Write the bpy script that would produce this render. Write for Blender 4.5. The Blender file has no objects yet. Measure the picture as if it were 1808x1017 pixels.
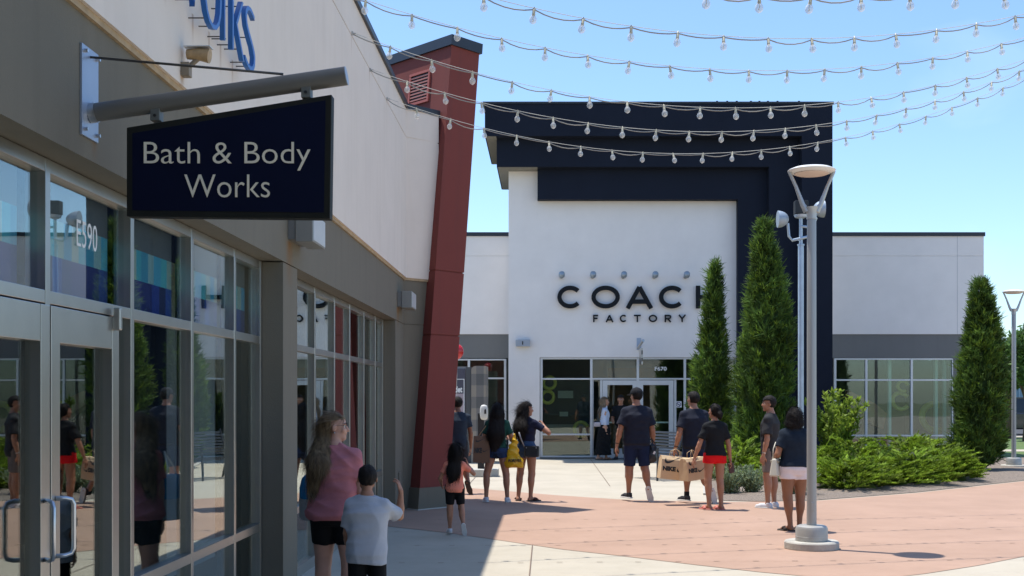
import bpy, bmesh, math, random
import numpy as np
from mathutils import Vector, Matrix
R = math.radians
random.seed(7); rng = np.random.default_rng(7)
scene = bpy.context.scene
# ------------------------------------------------------------------ camera, world, sun, exposure
cam_d = bpy.data.cameras.new("camera"); cam = bpy.data.objects.new("camera", cam_d)
scene.collection.objects.link(cam); scene.camera = cam
EYE = 1.67; FPX = 2100.0; CX, CY = 965.0, 703.0
cam.location = (0, 0, EYE); cam.rotation_euler = (R(90), 0, 0)
cam_d.sensor_width = 36; cam_d.lens = 36*FPX/1808
cam_d.shift_x = -(CX-904)/1808; cam_d.shift_y = (CY-508.5)/1808
cam_d.clip_start = 0.1; cam_d.clip_end = 3000
world = bpy.data.worlds.new("World"); scene.world = world; world.use_nodes = True
wn = world.node_tree; wl = wn.links
bg = wn.nodes["Background"]
SUNV = Vector((-0.24, 0.14, 1.0)).normalized()
sky = wn.nodes.new("ShaderNodeTexSky"); sky.sky_type = 'NISHITA'; sky.sun_disc = False
sky.sun_elevation = math.asin(SUNV.z); sky.sun_rotation = math.atan2(SUNV.x, SUNV.y)
sky.air_density = 1.0; sky.dust_density = 0.6; sky.ozone_density = 1.6
# faint cirrus wisps mixed into the sky
tc = wn.nodes.new("ShaderNodeTexCoord"); mp = wn.nodes.new("ShaderNodeMapping")
mp.inputs['Scale'].default_value = (2.2, 2.2, 7.0)
nz = wn.nodes.new("ShaderNodeTexNoise"); nz.inputs['Scale'].default_value = 2.6; nz.inputs['Detail'].default_value = 8
nz.inputs['Distortion'].default_value = 0.6
rp = wn.nodes.new("ShaderNodeValToRGB"); rp.color_ramp.elements[0].position = 0.60; rp.color_ramp.elements[1].position = 0.95
rp.color_ramp.elements[1].color = (0.10, 0.10, 0.10, 1)
mx = wn.nodes.new("ShaderNodeMix"); mx.data_type = 'RGBA'
wl.new(tc.outputs['Generated'], mp.inputs['Vector']); wl.new(mp.outputs[0], nz.inputs['Vector'])
wl.new(nz.outputs['Fac'], rp.inputs[0]); wl.new(rp.outputs[0], mx.inputs[0])
mx.inputs[7].default_value = (9.0, 9.6, 10.2, 1)
tn_ = wn.nodes.new("ShaderNodeMix"); tn_.data_type = 'RGBA'; tn_.blend_type = 'MULTIPLY'; tn_.inputs[0].default_value = 1
tn_.inputs[7].default_value = (0.85, 0.98, 1.11, 1)
wl.new(sky.outputs[0], tn_.inputs[6]); wl.new(tn_.outputs[2], mx.inputs[6])
wl.new(mx.outputs[2], bg.inputs['Color']); bg.inputs['Strength'].default_value = 0.15
sd = bpy.data.lights.new("sun", 'SUN'); sd.energy = 4.2; sd.angle = R(0.53); sd.color = (1.0, 0.955, 0.88)
so = bpy.data.objects.new("sun", sd); scene.collection.objects.link(so)
so.rotation_euler = (-SUNV).to_track_quat('-Z', 'Y').to_euler(); so.location = (-8, 5, 30)
scene.view_settings.view_transform = 'Standard'; scene.view_settings.look = 'None'
scene.view_settings.gamma = 1; scene.view_settings.exposure = 0.52
scene.render.engine = 'CYCLES'
scene.cycles.max_bounces = 8; scene.cycles.transparent_max_bounces = 16
scene.render.resolution_x = 1024; scene.render.resolution_y = 576

def PX(px, py, z):   # photo pixel + distance -> world point
    return Vector(((px-CX)*z/FPX, z, EYE-(py-CY)*z/FPX))
def GX(px, py):      # photo pixel on the ground
    z = EYE*FPX/(py-CY); return Vector(((px-CX)*z/FPX, z, 0))

# ------------------------------------------------------------------ materials
MATS = {}
def mat(name, col, rough=0.7, metal=0.0, noise=0.0, nscale=6.0, bump=0.0, bscale=60.0, spec=0.5, col2=None, stretch=None, coords='Object', attr=None, trans=0.0, coat=0.0, emit=0.0):
    if name in MATS: return MATS[name]
    m = bpy.data.materials.new(name); m.use_nodes = True; t = m.node_tree; L = t.links
    b = t.nodes["Principled BSDF"]
    b.inputs['Base Color'].default_value = (*col, 1); b.inputs['Roughness'].default_value = rough
    b.inputs['Metallic'].default_value = metal; b.inputs['Specular IOR Level'].default_value = spec
    if coat: b.inputs['Coat Weight'].default_value = coat
    if emit:
        b.inputs['Emission Color'].default_value = (*col, 1); b.inputs['Emission Strength'].default_value = emit
    src = None
    tcn = t.nodes.new("ShaderNodeTexCoord"); vec = tcn.outputs[coords]
    if stretch:
        mpn = t.nodes.new("ShaderNodeMapping"); mpn.inputs['Scale'].default_value = stretch
        L.new(vec, mpn.inputs['Vector']); vec = mpn.outputs[0]
    if noise:
        n = t.nodes.new("ShaderNodeTexNoise"); n.inputs['Scale'].default_value = nscale; n.inputs['Detail'].default_value = 9
        n.inputs['Roughness'].default_value = 0.62
        L.new(vec, n.inputs['Vector'])
        c = t.nodes.new("ShaderNodeMix"); c.data_type = 'RGBA'
        r = t.nodes.new("ShaderNodeMapRange"); r.inputs[1].default_value = 0.3; r.inputs[2].default_value = 0.7
        L.new(n.outputs['Fac'], r.inputs[0]); L.new(r.outputs[0], c.inputs[0])
        lo = tuple(x*(1-noise) for x in col); hi = col2 if col2 else tuple(min(1, x*(1+noise)) for x in col)
        c.inputs[6].default_value = (*lo, 1); c.inputs[7].default_value = (*hi, 1); src = c.outputs[2]
    if attr:
        a = t.nodes.new("ShaderNodeAttribute"); a.attribute_name = attr
        c2 = t.nodes.new("ShaderNodeMix"); c2.data_type = 'RGBA'; c2.blend_type = 'MULTIPLY'; c2.inputs[0].default_value = 1
        if src: L.new(src, c2.inputs[6])
        else: c2.inputs[6].default_value = (*col, 1)
        L.new(a.outputs['Color'], c2.inputs[7]); src = c2.outputs[2]
    if src: L.new(src, b.inputs['Base Color'])
    if bump:
        n2 = t.nodes.new("ShaderNodeTexNoise"); n2.inputs['Scale'].default_value = bscale; n2.inputs['Detail'].default_value = 5
        L.new(vec, n2.inputs['Vector'])
        bm_ = t.nodes.new("ShaderNodeBump"); bm_.inputs['Strength'].default_value = bump; bm_.inputs['Distance'].default_value = 0.01
        L.new(n2.outputs['Fac'], bm_.inputs['Height']); L.new(bm_.outputs[0], b.inputs['Normal'])
    if trans:
        tr = t.nodes.new("ShaderNodeBsdfTranslucent"); ms = t.nodes.new("ShaderNodeMixShader"); ms.inputs[0].default_value = trans
        tr.inputs['Color'].default_value = (*[min(1, x*1.6) for x in col], 1)
        if src: L.new(src, tr.inputs['Color'])
        L.new(b.outputs[0], ms.inputs[1]); L.new(tr.outputs[0], ms.inputs[2])
        L.new(ms.outputs[0], t.nodes['Material Output'].inputs[0])
    MATS[name] = m; return m

def glassmat(name, tint, ior=1.55, rough=0.0, wav=0.0, milk=0.0):
    if name in MATS: return MATS[name]
    m = bpy.data.materials.new(name); m.use_nodes = True; t = m.node_tree; L = t.links
    t.nodes.remove(t.nodes["Principled BSDF"])
    tr = t.nodes.new("ShaderNodeBsdfTransparent"); tr.inputs[0].default_value = (*tint, 1)
    gl = t.nodes.new("ShaderNodeBsdfGlossy"); gl.inputs['Roughness'].default_value = rough; gl.inputs['Color'].default_value = (0.95, 1, 0.97, 1)
    lw = t.nodes.new("ShaderNodeLayerWeight"); lw.inputs['Blend'].default_value = 0.5
    pw = t.nodes.new("ShaderNodeMath"); pw.operation = 'POWER'; pw.inputs[1].default_value = 4.2; L.new(lw.outputs['Facing'], pw.inputs[0])
    f0 = ((ior-1)/(ior+1))**2
    fr = t.nodes.new("ShaderNodeMapRange"); fr.inputs[3].default_value = f0; fr.inputs[4].default_value = 1.0; L.new(pw.outputs[0], fr.inputs[0])
    if wav:
        tcn = t.nodes.new("ShaderNodeTexCoord"); n2 = t.nodes.new("ShaderNodeTexNoise"); n2.inputs['Scale'].default_value = 0.9
        L.new(tcn.outputs['Object'], n2.inputs['Vector'])
        bm_ = t.nodes.new("ShaderNodeBump"); bm_.inputs['Strength'].default_value = wav; bm_.inputs['Distance'].default_value = 0.02
        L.new(n2.outputs['Fac'], bm_.inputs['Height']); L.new(bm_.outputs[0], gl.inputs['Normal'])
    ms = t.nodes.new("ShaderNodeMixShader")
    L.new(fr.outputs[0], ms.inputs[0]); L.new(tr.outputs[0], ms.inputs[1]); L.new(gl.outputs[0], ms.inputs[2])
    if milk:
        df = t.nodes.new("ShaderNodeBsdfDiffuse"); df.inputs[0].default_value = (.85, .85, .82, 1); m3 = t.nodes.new("ShaderNodeMixShader"); m3.inputs[0].default_value = milk
        L.new(ms.outputs[0], m3.inputs[1]); L.new(df.outputs[0], m3.inputs[2]); ms = m3
    L.new(ms.outputs[0], t.nodes['Material Output'].inputs[0])
    MATS[name] = m; return m

def wallmat(name, col, stain, amt=0.35, bump=0.25):
    """painted stucco: fine grain, broad cloudiness and vertical run-off stains"""
    m = mat(name, col, 0.9, noise=0.035, nscale=1.6, bump=bump, bscale=140)
    t = m.node_tree; L = t.links; b = t.nodes["Principled BSDF"]
    src = b.inputs['Base Color'].links[0].from_socket
    tcn = t.nodes.new("ShaderNodeTexCoord"); mpn = t.nodes.new("ShaderNodeMapping"); mpn.inputs['Scale'].default_value = (5, 5, 0.5)
    n = t.nodes.new("ShaderNodeTexNoise"); n.inputs['Scale'].default_value = 1.3; n.inputs['Detail'].default_value = 7
    L.new(tcn.outputs['Object'], mpn.inputs[0]); L.new(mpn.outputs[0], n.inputs['Vector'])
    r = t.nodes.new("ShaderNodeMapRange"); r.inputs[1].default_value = 0.5; r.inputs[2].default_value = 0.85; r.inputs[4].default_value = amt
    L.new(n.outputs['Fac'], r.inputs[0])
    c = t.nodes.new("ShaderNodeMix"); c.data_type = 'RGBA'; c.inputs[7].default_value = (*stain, 1)
    L.new(r.outputs[0], c.inputs[0]); L.new(src, c.inputs[6]); L.new(c.outputs[2], b.inputs['Base Color'])
    return m
M_GREY = wallmat('grey_stucco', (0.170, 0.150, 0.112), (0.125, 0.108, 0.078), 0.5)
def rust_runs(m, spots, col=(0.20, 0.105, 0.04)):
    t = m.node_tree; L = t.links; b = t.nodes["Principled BSDF"]; src = b.inputs['Base Color'].links[0].from_socket
    tcn = t.nodes.new("ShaderNodeTexCoord"); sp_ = t.nodes.new("ShaderNodeSeparateXYZ"); L.new(tcn.outputs['Object'], sp_.inputs[0])
    nz_ = t.nodes.new("ShaderNodeTexNoise"); nz_.inputs['Scale'].default_value = 9; L.new(tcn.outputs['Object'], nz_.inputs['Vector'])
    def M(op, a, b_=None):
        n = t.nodes.new("ShaderNodeMath"); n.operation = op
        for i, v in enumerate((a, b_)):
            if v is None: continue
            if isinstance(v, (int, float)): n.inputs[i].default_value = v
            else: L.new(v, n.inputs[i])
        return n.outputs[0]
    for y, w, z1, ln, k in spots:
        d = M('DIVIDE', M('ABSOLUTE', M('SUBTRACT', sp_.outputs['Y'], y)), w); g = M('MAXIMUM', M('SUBTRACT', 1.0, d), 0.0)
        h = M('DIVIDE', M('SUBTRACT', z1, sp_.outputs['Z']), ln); on = M('MULTIPLY', M('GREATER_THAN', h, 0.0), M('MAXIMUM', M('SUBTRACT', 1.0, h), 0.0))
        f = M('MULTIPLY', M('MULTIPLY', M('MULTIPLY', g, on), k), M('ADD', nz_.outputs['Fac'], 0.4))
        c = t.nodes.new("ShaderNodeMix"); c.data_type = 'RGBA'; c.inputs[7].default_value = (*col, 1); L.new(f, c.inputs[0]); L.new(src, c.inputs[6]); src = c.outputs[2]
    L.new(src, b.inputs['Base Color'])
rust_runs(M_GREY, [(9.90-8, .16, 2.97, .42, 1.2), (17.12-8, .20, 2.97, .30, 1.2), (5.63-8, .05, 2.88, .10, .7)])
M_CREAM = wallmat('cream_stucco', (0.76, 0.67, 0.58), (0.62, 0.52, 0.41), 0.3)
rust_runs(M_CREAM, [(6.85-8, .05, 3.55, .11, 1.2), (6.55-8, .03, 4.0, .18, .8), (7.06-8, .03, 3.95, .2, .8), (7.40-8, .03, 3.95, .22, .8), (7.66-8, .03, 3.95, .2, .8), (7.95-8, .03, 3.93, .2, .8), (12.8-8, .03, 5.55, .22, .5), (14.1-8, .03, 5.55, .22, .5)], (0.35, 0.20, 0.10))
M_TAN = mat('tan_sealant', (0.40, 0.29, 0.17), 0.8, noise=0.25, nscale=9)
M_WHITE = wallmat('white_stucco', (0.78, 0.74, 0.705), (0.70, 0.65, 0.60), 0.10, 0.15)
M_CGREY = wallmat('storefront_grey', (0.17, 0.17, 0.165), (0.14, 0.14, 0.13), 0.3)
M_NAVY = mat('navy_panel', (0.008, 0.012, 0.024), 0.75, spec=0.2, noise=0.12, nscale=1.2, bump=0.08, bscale=90)
M_TAUPE = mat('taupe_soffit', (0.20, 0.19, 0.16), 0.8, noise=0.08)
M_RED = wallmat('red_panel', (0.195, 0.043, 0.033), (0.13, 0.040, 0.034), 0.5, 0.08)
M_COPE = mat('black_coping', (0.018, 0.022, 0.032), 0.45, noise=0.1)
M_ALU = mat('aluminium', (0.50, 0.49, 0.46), 0.30, metal=0.92, noise=0.07, nscale=3, bump=0.02, bscale=30)
M_ALUW = mat('pale_aluminium', (0.62, 0.63, 0.63), 0.4, metal=0.3, noise=0.05)
M_STEEL = mat('brushed_steel', (0.55, 0.56, 0.58), 0.3, metal=0.9, noise=0.08, nscale=20, stretch=(1, 1, 0.1))
M_POLE = mat('pole_paint', (0.36, 0.36, 0.35), 0.42, metal=0.35, noise=0.08, nscale=5, stretch=(1, 1, 0.15))
M_BLUEPOLE = mat('galvanised', (0.42, 0.50, 0.58), 0.45, metal=0.5, noise=0.1)
M_LAMPWHITE = mat('lamp_white', (0.72, 0.72, 0.70), 0.4, noise=0.04)
M_DIFF = mat('lamp_diffuser', (0.62, 0.50, 0.42), 0.5, noise=0.03)
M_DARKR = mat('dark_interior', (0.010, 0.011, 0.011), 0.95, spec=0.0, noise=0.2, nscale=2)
M_BLACK = mat('black_plastic', (0.012, 0.012, 0.014), 0.45, noise=0.2)
M_GLASSL = glassmat('shop_glass', (0.90, 0.94, 0.94), 1.85, 0.0, 0.05)
M_GLASSC = glassmat('factory_glass', (0.86, 0.95, 0.91), 1.75, 0.004, 0.05)
M_BULB = glassmat('bulb_glass', (0.97, 0.97, 0.97), 1.5, milk=0.35)
M_SOCK = mat('socket_cream', (0.55, 0.50, 0.36), 0.5)
M_WIRE = mat('wire_pale', (0.55, 0.53, 0.47), 0.5, noise=0.1)
M_CONC = mat('concrete_curb', (0.42, 0.40, 0.35), 0.9, noise=0.15, nscale=8, bump=0.3, bscale=60)

# ------------------------------------------------------------------ mesh helpers
COL = scene.collection
def tag(o, label=None, cat=None, group=None, kind=None):
    if label: o['label'] = label
    if cat: o['category'] = cat
    if group: o['group'] = group
    if kind: o['kind'] = kind
    return o
def thing(name, label, cat, loc=(0, 0, 0), rz=0.0, group=None):
    o = bpy.data.objects.new(name, None); COL.objects.link(o); o.empty_display_size = 0.2
    o.location = loc; o.rotation_euler = (0, 0, rz)
    return tag(o, label, cat, group)
def root_of(o):
    while o.parent: o = o.parent
    return o
class MB:
    def __init__(s): s.v = []; s.f = []; s.c = None
    def add(s, vs, fs):
        n = len(s.v); s.v += [tuple(v) for v in vs]; s.f += [tuple(i+n for i in f) for f in fs]; return s
    def box(s, x0, x1, y0, y1, z0, z1):
        v = [(x, y, z) for x in (x0, x1) for y in (y0, y1) for z in (z0, z1)]
        return s.add(v, [(0, 1, 3, 2), (4, 6, 7, 5), (0, 4, 5, 1), (2, 3, 7, 6), (0, 2, 6, 4), (1, 5, 7, 3)])
    def obox(s, c, sx, sy, sz, rot=None):
        h = [Vector((x*sx/2, y*sy/2, z*sz/2)) for x in (-1, 1) for y in (-1, 1) for z in (-1, 1)]
        if rot is not None: h = [rot @ p for p in h]
        return s.add([Vector(c)+p for p in h], [(0, 1, 3, 2), (4, 6, 7, 5), (0, 4, 5, 1), (2, 3, 7, 6), (0, 2, 6, 4), (1, 5, 7, 3)])
    def prism(s, poly, z0, z1, sh=(0, 0)):
        n = len(poly)
        v = [(p[0], p[1], z0) for p in poly]+[(p[0]+sh[0], p[1]+sh[1], z1) for p in poly]
        f = [tuple(range(n))[::-1], tuple(range(n, 2*n))]+[(i, (i+1) % n, n+(i+1) % n, n+i) for i in range(n)]
        return s.add(v, f)
    def prism_y(s, poly, y0, y1):   # poly in x,z
        n = len(poly)
        v = [(p[0], y0, p[1]) for p in poly]+[(p[0], y1, p[1]) for p in poly]
        f = [tuple(range(n)), tuple(range(n, 2*n))[::-1]]+[(i, n+i, n+(i+1) % n, (i+1) % n) for i in range(n)]
        return s.add(v, f)
    def tube(s, pts, rad, seg=10, cap=True):
        pts = [Vector(p) for p in pts]; n = len(pts)
        if not hasattr(rad, '__len__'): rad = [rad]*n
        rings = []; up = None
        for i, p in enumerate(pts):
            d = (pts[min(i+1, n-1)]-pts[max(i-1, 0)]).normalized()
            if up is None: up = Vector((0, 0, 1)) if abs(d.z) < 0.9 else Vector((1, 0, 0))
            a = d.cross(up)
            if a.length < 1e-4: a = d.cross(Vector((0, 1, 0)))
            a.normalize(); b = a.cross(d).normalized(); up = b
            rings.append([p+rad[i]*(math.cos(t)*a+math.sin(t)*b) for t in [2*math.pi*k/seg for k in range(seg)]])
        v = [q for r in rings for q in r]; f = []
        for i in range(n-1):
            for k in range(seg):
                f.append((i*seg+k, i*seg+(k+1) % seg, (i+1)*seg+(k+1) % seg, (i+1)*seg+k))
        if cap: f.append(tuple(range(seg))[::-1]); f.append(tuple(range((n-1)*seg, n*seg)))
        return s.add(v, f)
    def lathe(s, prof, c=(0, 0, 0), seg=24):
        v = []; f = []
        for r, z in prof:
            for k in range(seg):
                t = 2*math.pi*k/seg; v.append((c[0]+r*math.cos(t), c[1]+r*math.sin(t), c[2]+z))
        for i in range(len(prof)-1):
            for k in range(seg): f.append((i*seg+k, i*seg+(k+1) % seg, (i+1)*seg+(k+1) % seg, (i+1)*seg+k))
        f.append(tuple(range(seg))[::-1]); f.append(tuple(range((len(prof)-1)*seg, len(prof)*seg)))
        return s.add(v, f)
    def build(s, name, m, parent=None, bevel=0.0, smooth=False, world=True, recalc=True):
        me = bpy.data.meshes.new(name)
        off = Vector((0, 0, 0))
        if parent is not None and world: off = Vector(root_of(parent).location)
        me.from_pydata([(v[0]-off.x, v[1]-off.y, v[2]-off.z) for v in s.v], [], s.f)
        me.materials.append(m)
        if recalc:
            b = bmesh.new(); b.from_mesh(me); bmesh.ops.recalc_face_normals(b, faces=b.faces); b.to_mesh(me); b.free()
        o = bpy.data.objects.new(name, me); COL.objects.link(o); o.parent = parent
        if smooth: me.shade_smooth()
        if smooth and smooth != True: me.set_sharp_from_angle(angle=R(smooth))
        if bevel:
            bv = o.modifiers.new("bevel", 'BEVEL'); bv.width = bevel; bv.segments = 2; bv.limit_method = 'ANGLE'; bv.angle_limit = R(40)
        return o
def npmesh(name, V, F, m, parent=None, smooth=True, tint=None, world=True):
    me = bpy.data.meshes.new(name)
    V = np.asarray(V, dtype=np.float32)
    if parent is not None and world: V = V-np.array(root_of(parent).location, dtype=np.float32)
    F = np.asarray(F, dtype=np.int32); k = F.shape[1]
    me.vertices.add(len(V)); me.vertices.foreach_set('co', V.ravel())
    me.loops.add(F.size); me.loops.foreach_set('vertex_index', F.ravel())
    me.polygons.add(len(F)); me.polygons.foreach_set('loop_start', np.arange(0, F.size, k, dtype=np.int32))
    me.update(calc_edges=True); me.validate()
    if tint is not None:
        a = me.color_attributes.new('tint', 'FLOAT_COLOR', 'POINT'); c = np.ones((len(V), 4), np.float32); c[:, :3] = tint
        a.data.foreach_set('color', c.ravel())
    me.materials.append(m)
    if smooth: me.shade_smooth()
    o = bpy.data.objects.new(name, me); COL.objects.link(o); o.parent = parent
    return o
def copy_tree(o, parent=None):
    c = o.copy(); COL.objects.link(c)
    if parent is not None: c.parent = parent
    for ch in list(o.children): copy_tree(ch, c)
    return c
def text_mesh(name, txt, m, size, depth, parent, origin, xdir=(1, 0, 0), ydir=(0, 0, 1), width=None, height=None, align='LEFT', space=1.0, offset=0.0):
    cu = bpy.data.curves.new(name, 'FONT'); cu.body = txt; cu.size = size; cu.extrude = depth/2; cu.space_character = space
    cu.resolution_u = 4; cu.align_x = 'LEFT'; cu.offset = offset
    to = bpy.data.objects.new(name, cu); COL.objects.link(to)
    dg = bpy.context.evaluated_depsgraph_get(); me = bpy.data.meshes.new_from_object(to.evaluated_get(dg))
    bpy.data.objects.remove(to); bpy.data.curves.remove(cu)
    co = np.empty(len(me.vertices)*3); me.vertices.foreach_get('co', co); co = co.reshape(-1, 3)
    mn = co.min(0); mxx = co.max(0)
    sx = width/(mxx[0]-mn[0]) if width else 1; sy = height/(mxx[1]-mn[1]) if height else 1
    co[:, 0] = (co[:, 0]-mn[0])*sx; co[:, 1] = (co[:, 1]-mn[1])*sy
    if align == 'CENTER': co[:, 0] -= co[:, 0].max()/2
    X = Vector(xdir).normalized(); Y = Vector(ydir).normalized(); Z = X.cross(Y)
    o0 = Vector(origin)-(Vector(root_of(parent).location) if parent else Vector())
    out = np.outer(co[:, 0], X)+np.outer(co[:, 1], Y)+np.outer(co[:, 2], Z)+np.array(o0)
    me.vertices.foreach_set('co', out.astype(np.float32).ravel()); me.update()
    me.materials.clear(); me.materials.append(m)
    o = bpy.data.objects.new(name, me); COL.objects.link(o); o.parent = parent
    return o
# ------------------------------------------------------------------ the ground
def ground_mat(name, c1, c2, joint=None):
    m = mat(name, c1, 0.85, noise=0.07, nscale=0.9, col2=c2, bump=0.12, bscale=120, spec=0.3)
    t = m.node_tree; L = t.links; b = t.nodes["Principled BSDF"]; src = b.inputs['Base Color'].links[0].from_socket
    tcn = t.nodes.new("ShaderNodeTexCoord")
    n = t.nodes.new("ShaderNodeTexNoise"); n.inputs['Scale'].default_value = 5; n.inputs['Detail'].default_value = 10; n.inputs['Roughness'].default_value = 0.7
    L.new(tcn.outputs['Object'], n.inputs['Vector'])
    r = t.nodes.new("ShaderNodeMapRange"); r.inputs[1].default_value = 0.52; r.inputs[2].default_value = 0.8; r.inputs[4].default_value = 0.35
    L.new(n.outputs['Fac'], r.inputs[0])
    c = t.nodes.new("ShaderNodeMix"); c.data_type = 'RGBA'; c.inputs[7].default_value = (*[x*0.7 for x in c1], 1)
    L.new(r.outputs[0], c.inputs[0]); L.new(src, c.inputs[6]); L.new(c.outputs[2], b.inputs['Base Color'])
    return m
M_PLAZA = ground_mat('plaza_concrete', (0.42, 0.375, 0.295), (0.47, 0.42, 0.335))
M_PINK = ground_mat('terracotta_concrete', (0.370, 0.240, 0.172), (0.41, 0.268, 0.195))
M_JOINT = mat('joint_dark', (0.17, 0.12, 0.09), 0.9)
M_MULCH = mat('mulch_gravel', (0.16, 0.125, 0.10), 0.95, noise=0.6, nscale=45, col2=(0.33, 0.265, 0.21), bump=1.0, bscale=90)
M_GRASS = mat('lawn', (0.085, 0.135, 0.03), 0.9, noise=0.3, nscale=3, bump=0.5, bscale=60)
M_ROAD = mat('asphalt', (0.055, 0.055, 0.058), 0.9, noise=0.15, nscale=20)
def sheet(name, pts, z, m):
    o = MB().add([(p[0], p[1], z) for p in pts], [tuple(range(len(pts)))]).build(name, m, recalc=False)
    return tag(o, kind='structure')
sheet('ground', [(-600, -300), (600, -300), (600, 1500), (-600, 1500)], -0.02, mat('far_ground', (0.20, 0.22, 0.13), 0.95, noise=0.2, nscale=0.05))
sheet('plaza', [(-30, -40), (40, -40), (40, 37), (-30, 37)], 0.0, M_PLAZA)
pink_lo = [(-2.5, 15.95), (-2.1, 15.5), (-1.2, 14.7), (-0.63, 14.05), (-0.16, 13.5), (0.19, 13.1), (0.81, 12.55), (1.49, 11.9), (2.05, 11.4), (2.45, 11.12), (2.8, 10.98), (3.15, 11.02), (3.6, 11.3), (4.3, 11.85), (5.0, 12.5), (7.0, 14.4), (10.0, 17.0), (14, 20.5)]
pink_hi = [(14, 27.5), (9.6, 23.9), (6.5, 20.9), (4.3, 19.25), (2.77, 19.1), (1.25, 19.55), (0.2, 20.4), (-1.46, 22.1), (-2.3, 23.0), (-3.2, 23.6), (-3.2, 17)]
sheet('terracotta_band', pink_lo+pink_hi, 0.004, M_PINK)
# saw-cut joints and the rows of small dark slots
jb = MB()
def line(p, q, w, z=0.008):
    p = Vector((p[0], p[1], 0)); q = Vector((q[0], q[1], 0)); n = (q-p).normalized(); n = Vector((-n.y, n.x, 0))*w/2
    jb.add([(a.x, a.y, z) for a in (p-n, q-n, q+n, p+n)], [(0, 1, 2, 3)])
for i, (yl, sl) in enumerate(((16.3, 0.02), (14.9, 0.03), (13.45, 0.035), (12.05, 0.04), (10.7, 0.04), (9.4, 0.04))):
    x = -1.9
    line((-2.1, yl+sl*-2.1), (11, yl+sl*11), 0.0022)
    while x < 9.5:
        line((x, yl+sl*x), (x+0.06, yl+sl*(x+.06)), 0.018, 0.010); x += 0.40+0.01*math.sin(x*9)
line((-0.16, 13.45), (-0.16, 6.0), 0.012); line((3.0, 10.9), (3.3, 5), 0.012); line((-2.1, 8.2), (-0.16, 8.2), 0.01)
for yy in (24.0, 28.0, 31.0): line((-3, yy), (3.2, yy), 0.012)
for xx in (-1.5, 1.2): line((xx, 22.5), (xx, 32.5), 0.012)
tag(jb.build('paving_joints', M_JOINT, recalc=False), kind='structure')
# planting bed with rough surface
bed = [(2.85, 19.35), (3.4, 19.2), (4.3, 19.35), (6.5, 21.0), (9.6, 24.0), (14, 27.6), (14, 33.0), (8.0, 33.4), (4.6, 32.6), (3.9, 29), (3.2, 24), (2.75, 20.5)]
def edist(x, y):
    r = 9
    for i in range(len(bed)):
        a, b = Vector(bed[i]), Vector(bed[(i+1) % len(bed)]); p = Vector((x, y)); d = b-a; q = max(0, min(1, (p-a).dot(d)/d.dot(d))); r = min(r, (p-a-d*q).length)
    return r
bm = bmesh.new(); vs = [bm.verts.new((x, y, 0.0)) for x, y in bed]; fc = bm.faces.new(vs)
bmesh.ops.triangulate(bm, faces=[fc]); bmesh.ops.subdivide_edges(bm, edges=bm.edges[:], cuts=14, use_grid_fill=True)
for v in bm.verts:
    e = min(1, edist(v.co.x, v.co.y)/0.9)
    v.co.z = 0.008+0.05*e+0.025*math.sin(v.co.x*5.1+v.co.y*3)*math.sin(v.co.y*4.3)*e+random.uniform(-.008, .008)*e
me = bpy.data.meshes.new('planting_bed'); bm.to_mesh(me); bm.free(); me.materials.append(M_MULCH)
o = bpy.data.objects.new('planting_bed', me); COL.objects.link(o); tag(o, kind='structure')
cb = MB()
for i in range(len(bed)-1):
    if i < 8: continue
    p, q = Vector(bed[i]), Vector(bed[i+1]); n = (q-p).normalized(); n = Vector((-n.y, n.x))*0.05
    if i >= 9 or i == 10: pass
    cb.add([(a.x, a.y, z) for z in (0.0, 0.03) for a in (p-n, q-n, q+n, p+n)], [(0, 1, 2, 3), (4, 5, 6, 7), (0, 1, 5, 4), (1, 2, 6, 5), (2, 3, 7, 6), (3, 0, 4, 7)])
tag(cb.build('bed_kerb', M_CONC), kind='structure')
sheet('parking_road', [(15, 52), (120, 52), (120, 74), (15, 74)], 0.0, M_ROAD)
sheet('lawn', [(12.6, 33.5), (100, 37.2), (100, 50), (12.6, 50)], 0.01, M_GRASS)
sheet('lawn_path', [(12.6, 37.0), (100, 37.3), (100, 38.6), (12.6, 38.4)], 0.014, M_PLAZA)
sheet('pavement', [(12.6, 50.3), (120, 50.3), (120, 51.6), (12.6, 51.6)], 0.02, M_PLAZA)

# ------------------------------------------------------------------ left shop building
LB = thing('shop_building', 'grey and cream stucco shop with tall aluminium framed windows along the walkway at left', 'building', (-2.3, 8, 0))
DO, DW, DG, DC = -2.14, -2.31, -2.347, -2.10
Y0, Y1 = -8.0, 17.8
g = MB()
g.box(-2.56, DO, Y0, Y1, 2.785, 3.44)
for a, b_ in ((9.66, 10.21), (16.84, 17.8), (Y0, 1.36)): g.box(-2.56, DO, a, b_, 0.0, 2.775)
g.box(-2.56, DO-0.012, 16.84, 17.8, 2.77, 2.79)
g.build('grey_wall', M_GREY, LB)
# angled return
ret = [(DO, 17.8), (-1.68, 18.26), (-4.4, 20.98), (-7, 20.98), (-7, 17.801)]
r2 = [(DC, 17.8), (-1.655, 18.245), (-4.4, 20.99), (-7.1, 20.99), (-7.1, 17.802)]
rin = [(DO-0.02, 17.8), (-1.70, 18.26), (-4.4, 20.95), (-6.9, 20.95), (-6.9, 17.801)]
MB().prism(ret, 0, 2.775).prism(rin, 2.775, 2.785).prism(ret, 2.785, 3.44).build('angled_wall', M_GREY, LB)
u = MB(); u.box(-2.56, DC, Y0, Y1, 3.475, 5.57); u.box(-2.56, DC, Y0, Y1, 5.584, 6.0); u.box(-2.56, DC-0.015, Y0, Y1, 5.57, 5.584)
r3 = [(DC-0.015, 17.8), (-1.67, 18.23), (-4.4, 20.96), (-7.0, 20.96), (-7.0, 17.802)]
u.prism(r2, 3.475, 5.57); u.prism(r3, 5.57, 5.584); u.prism(r2, 5.584, 6.0)
u.build('cream_wall', M_CREAM, LB)
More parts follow.
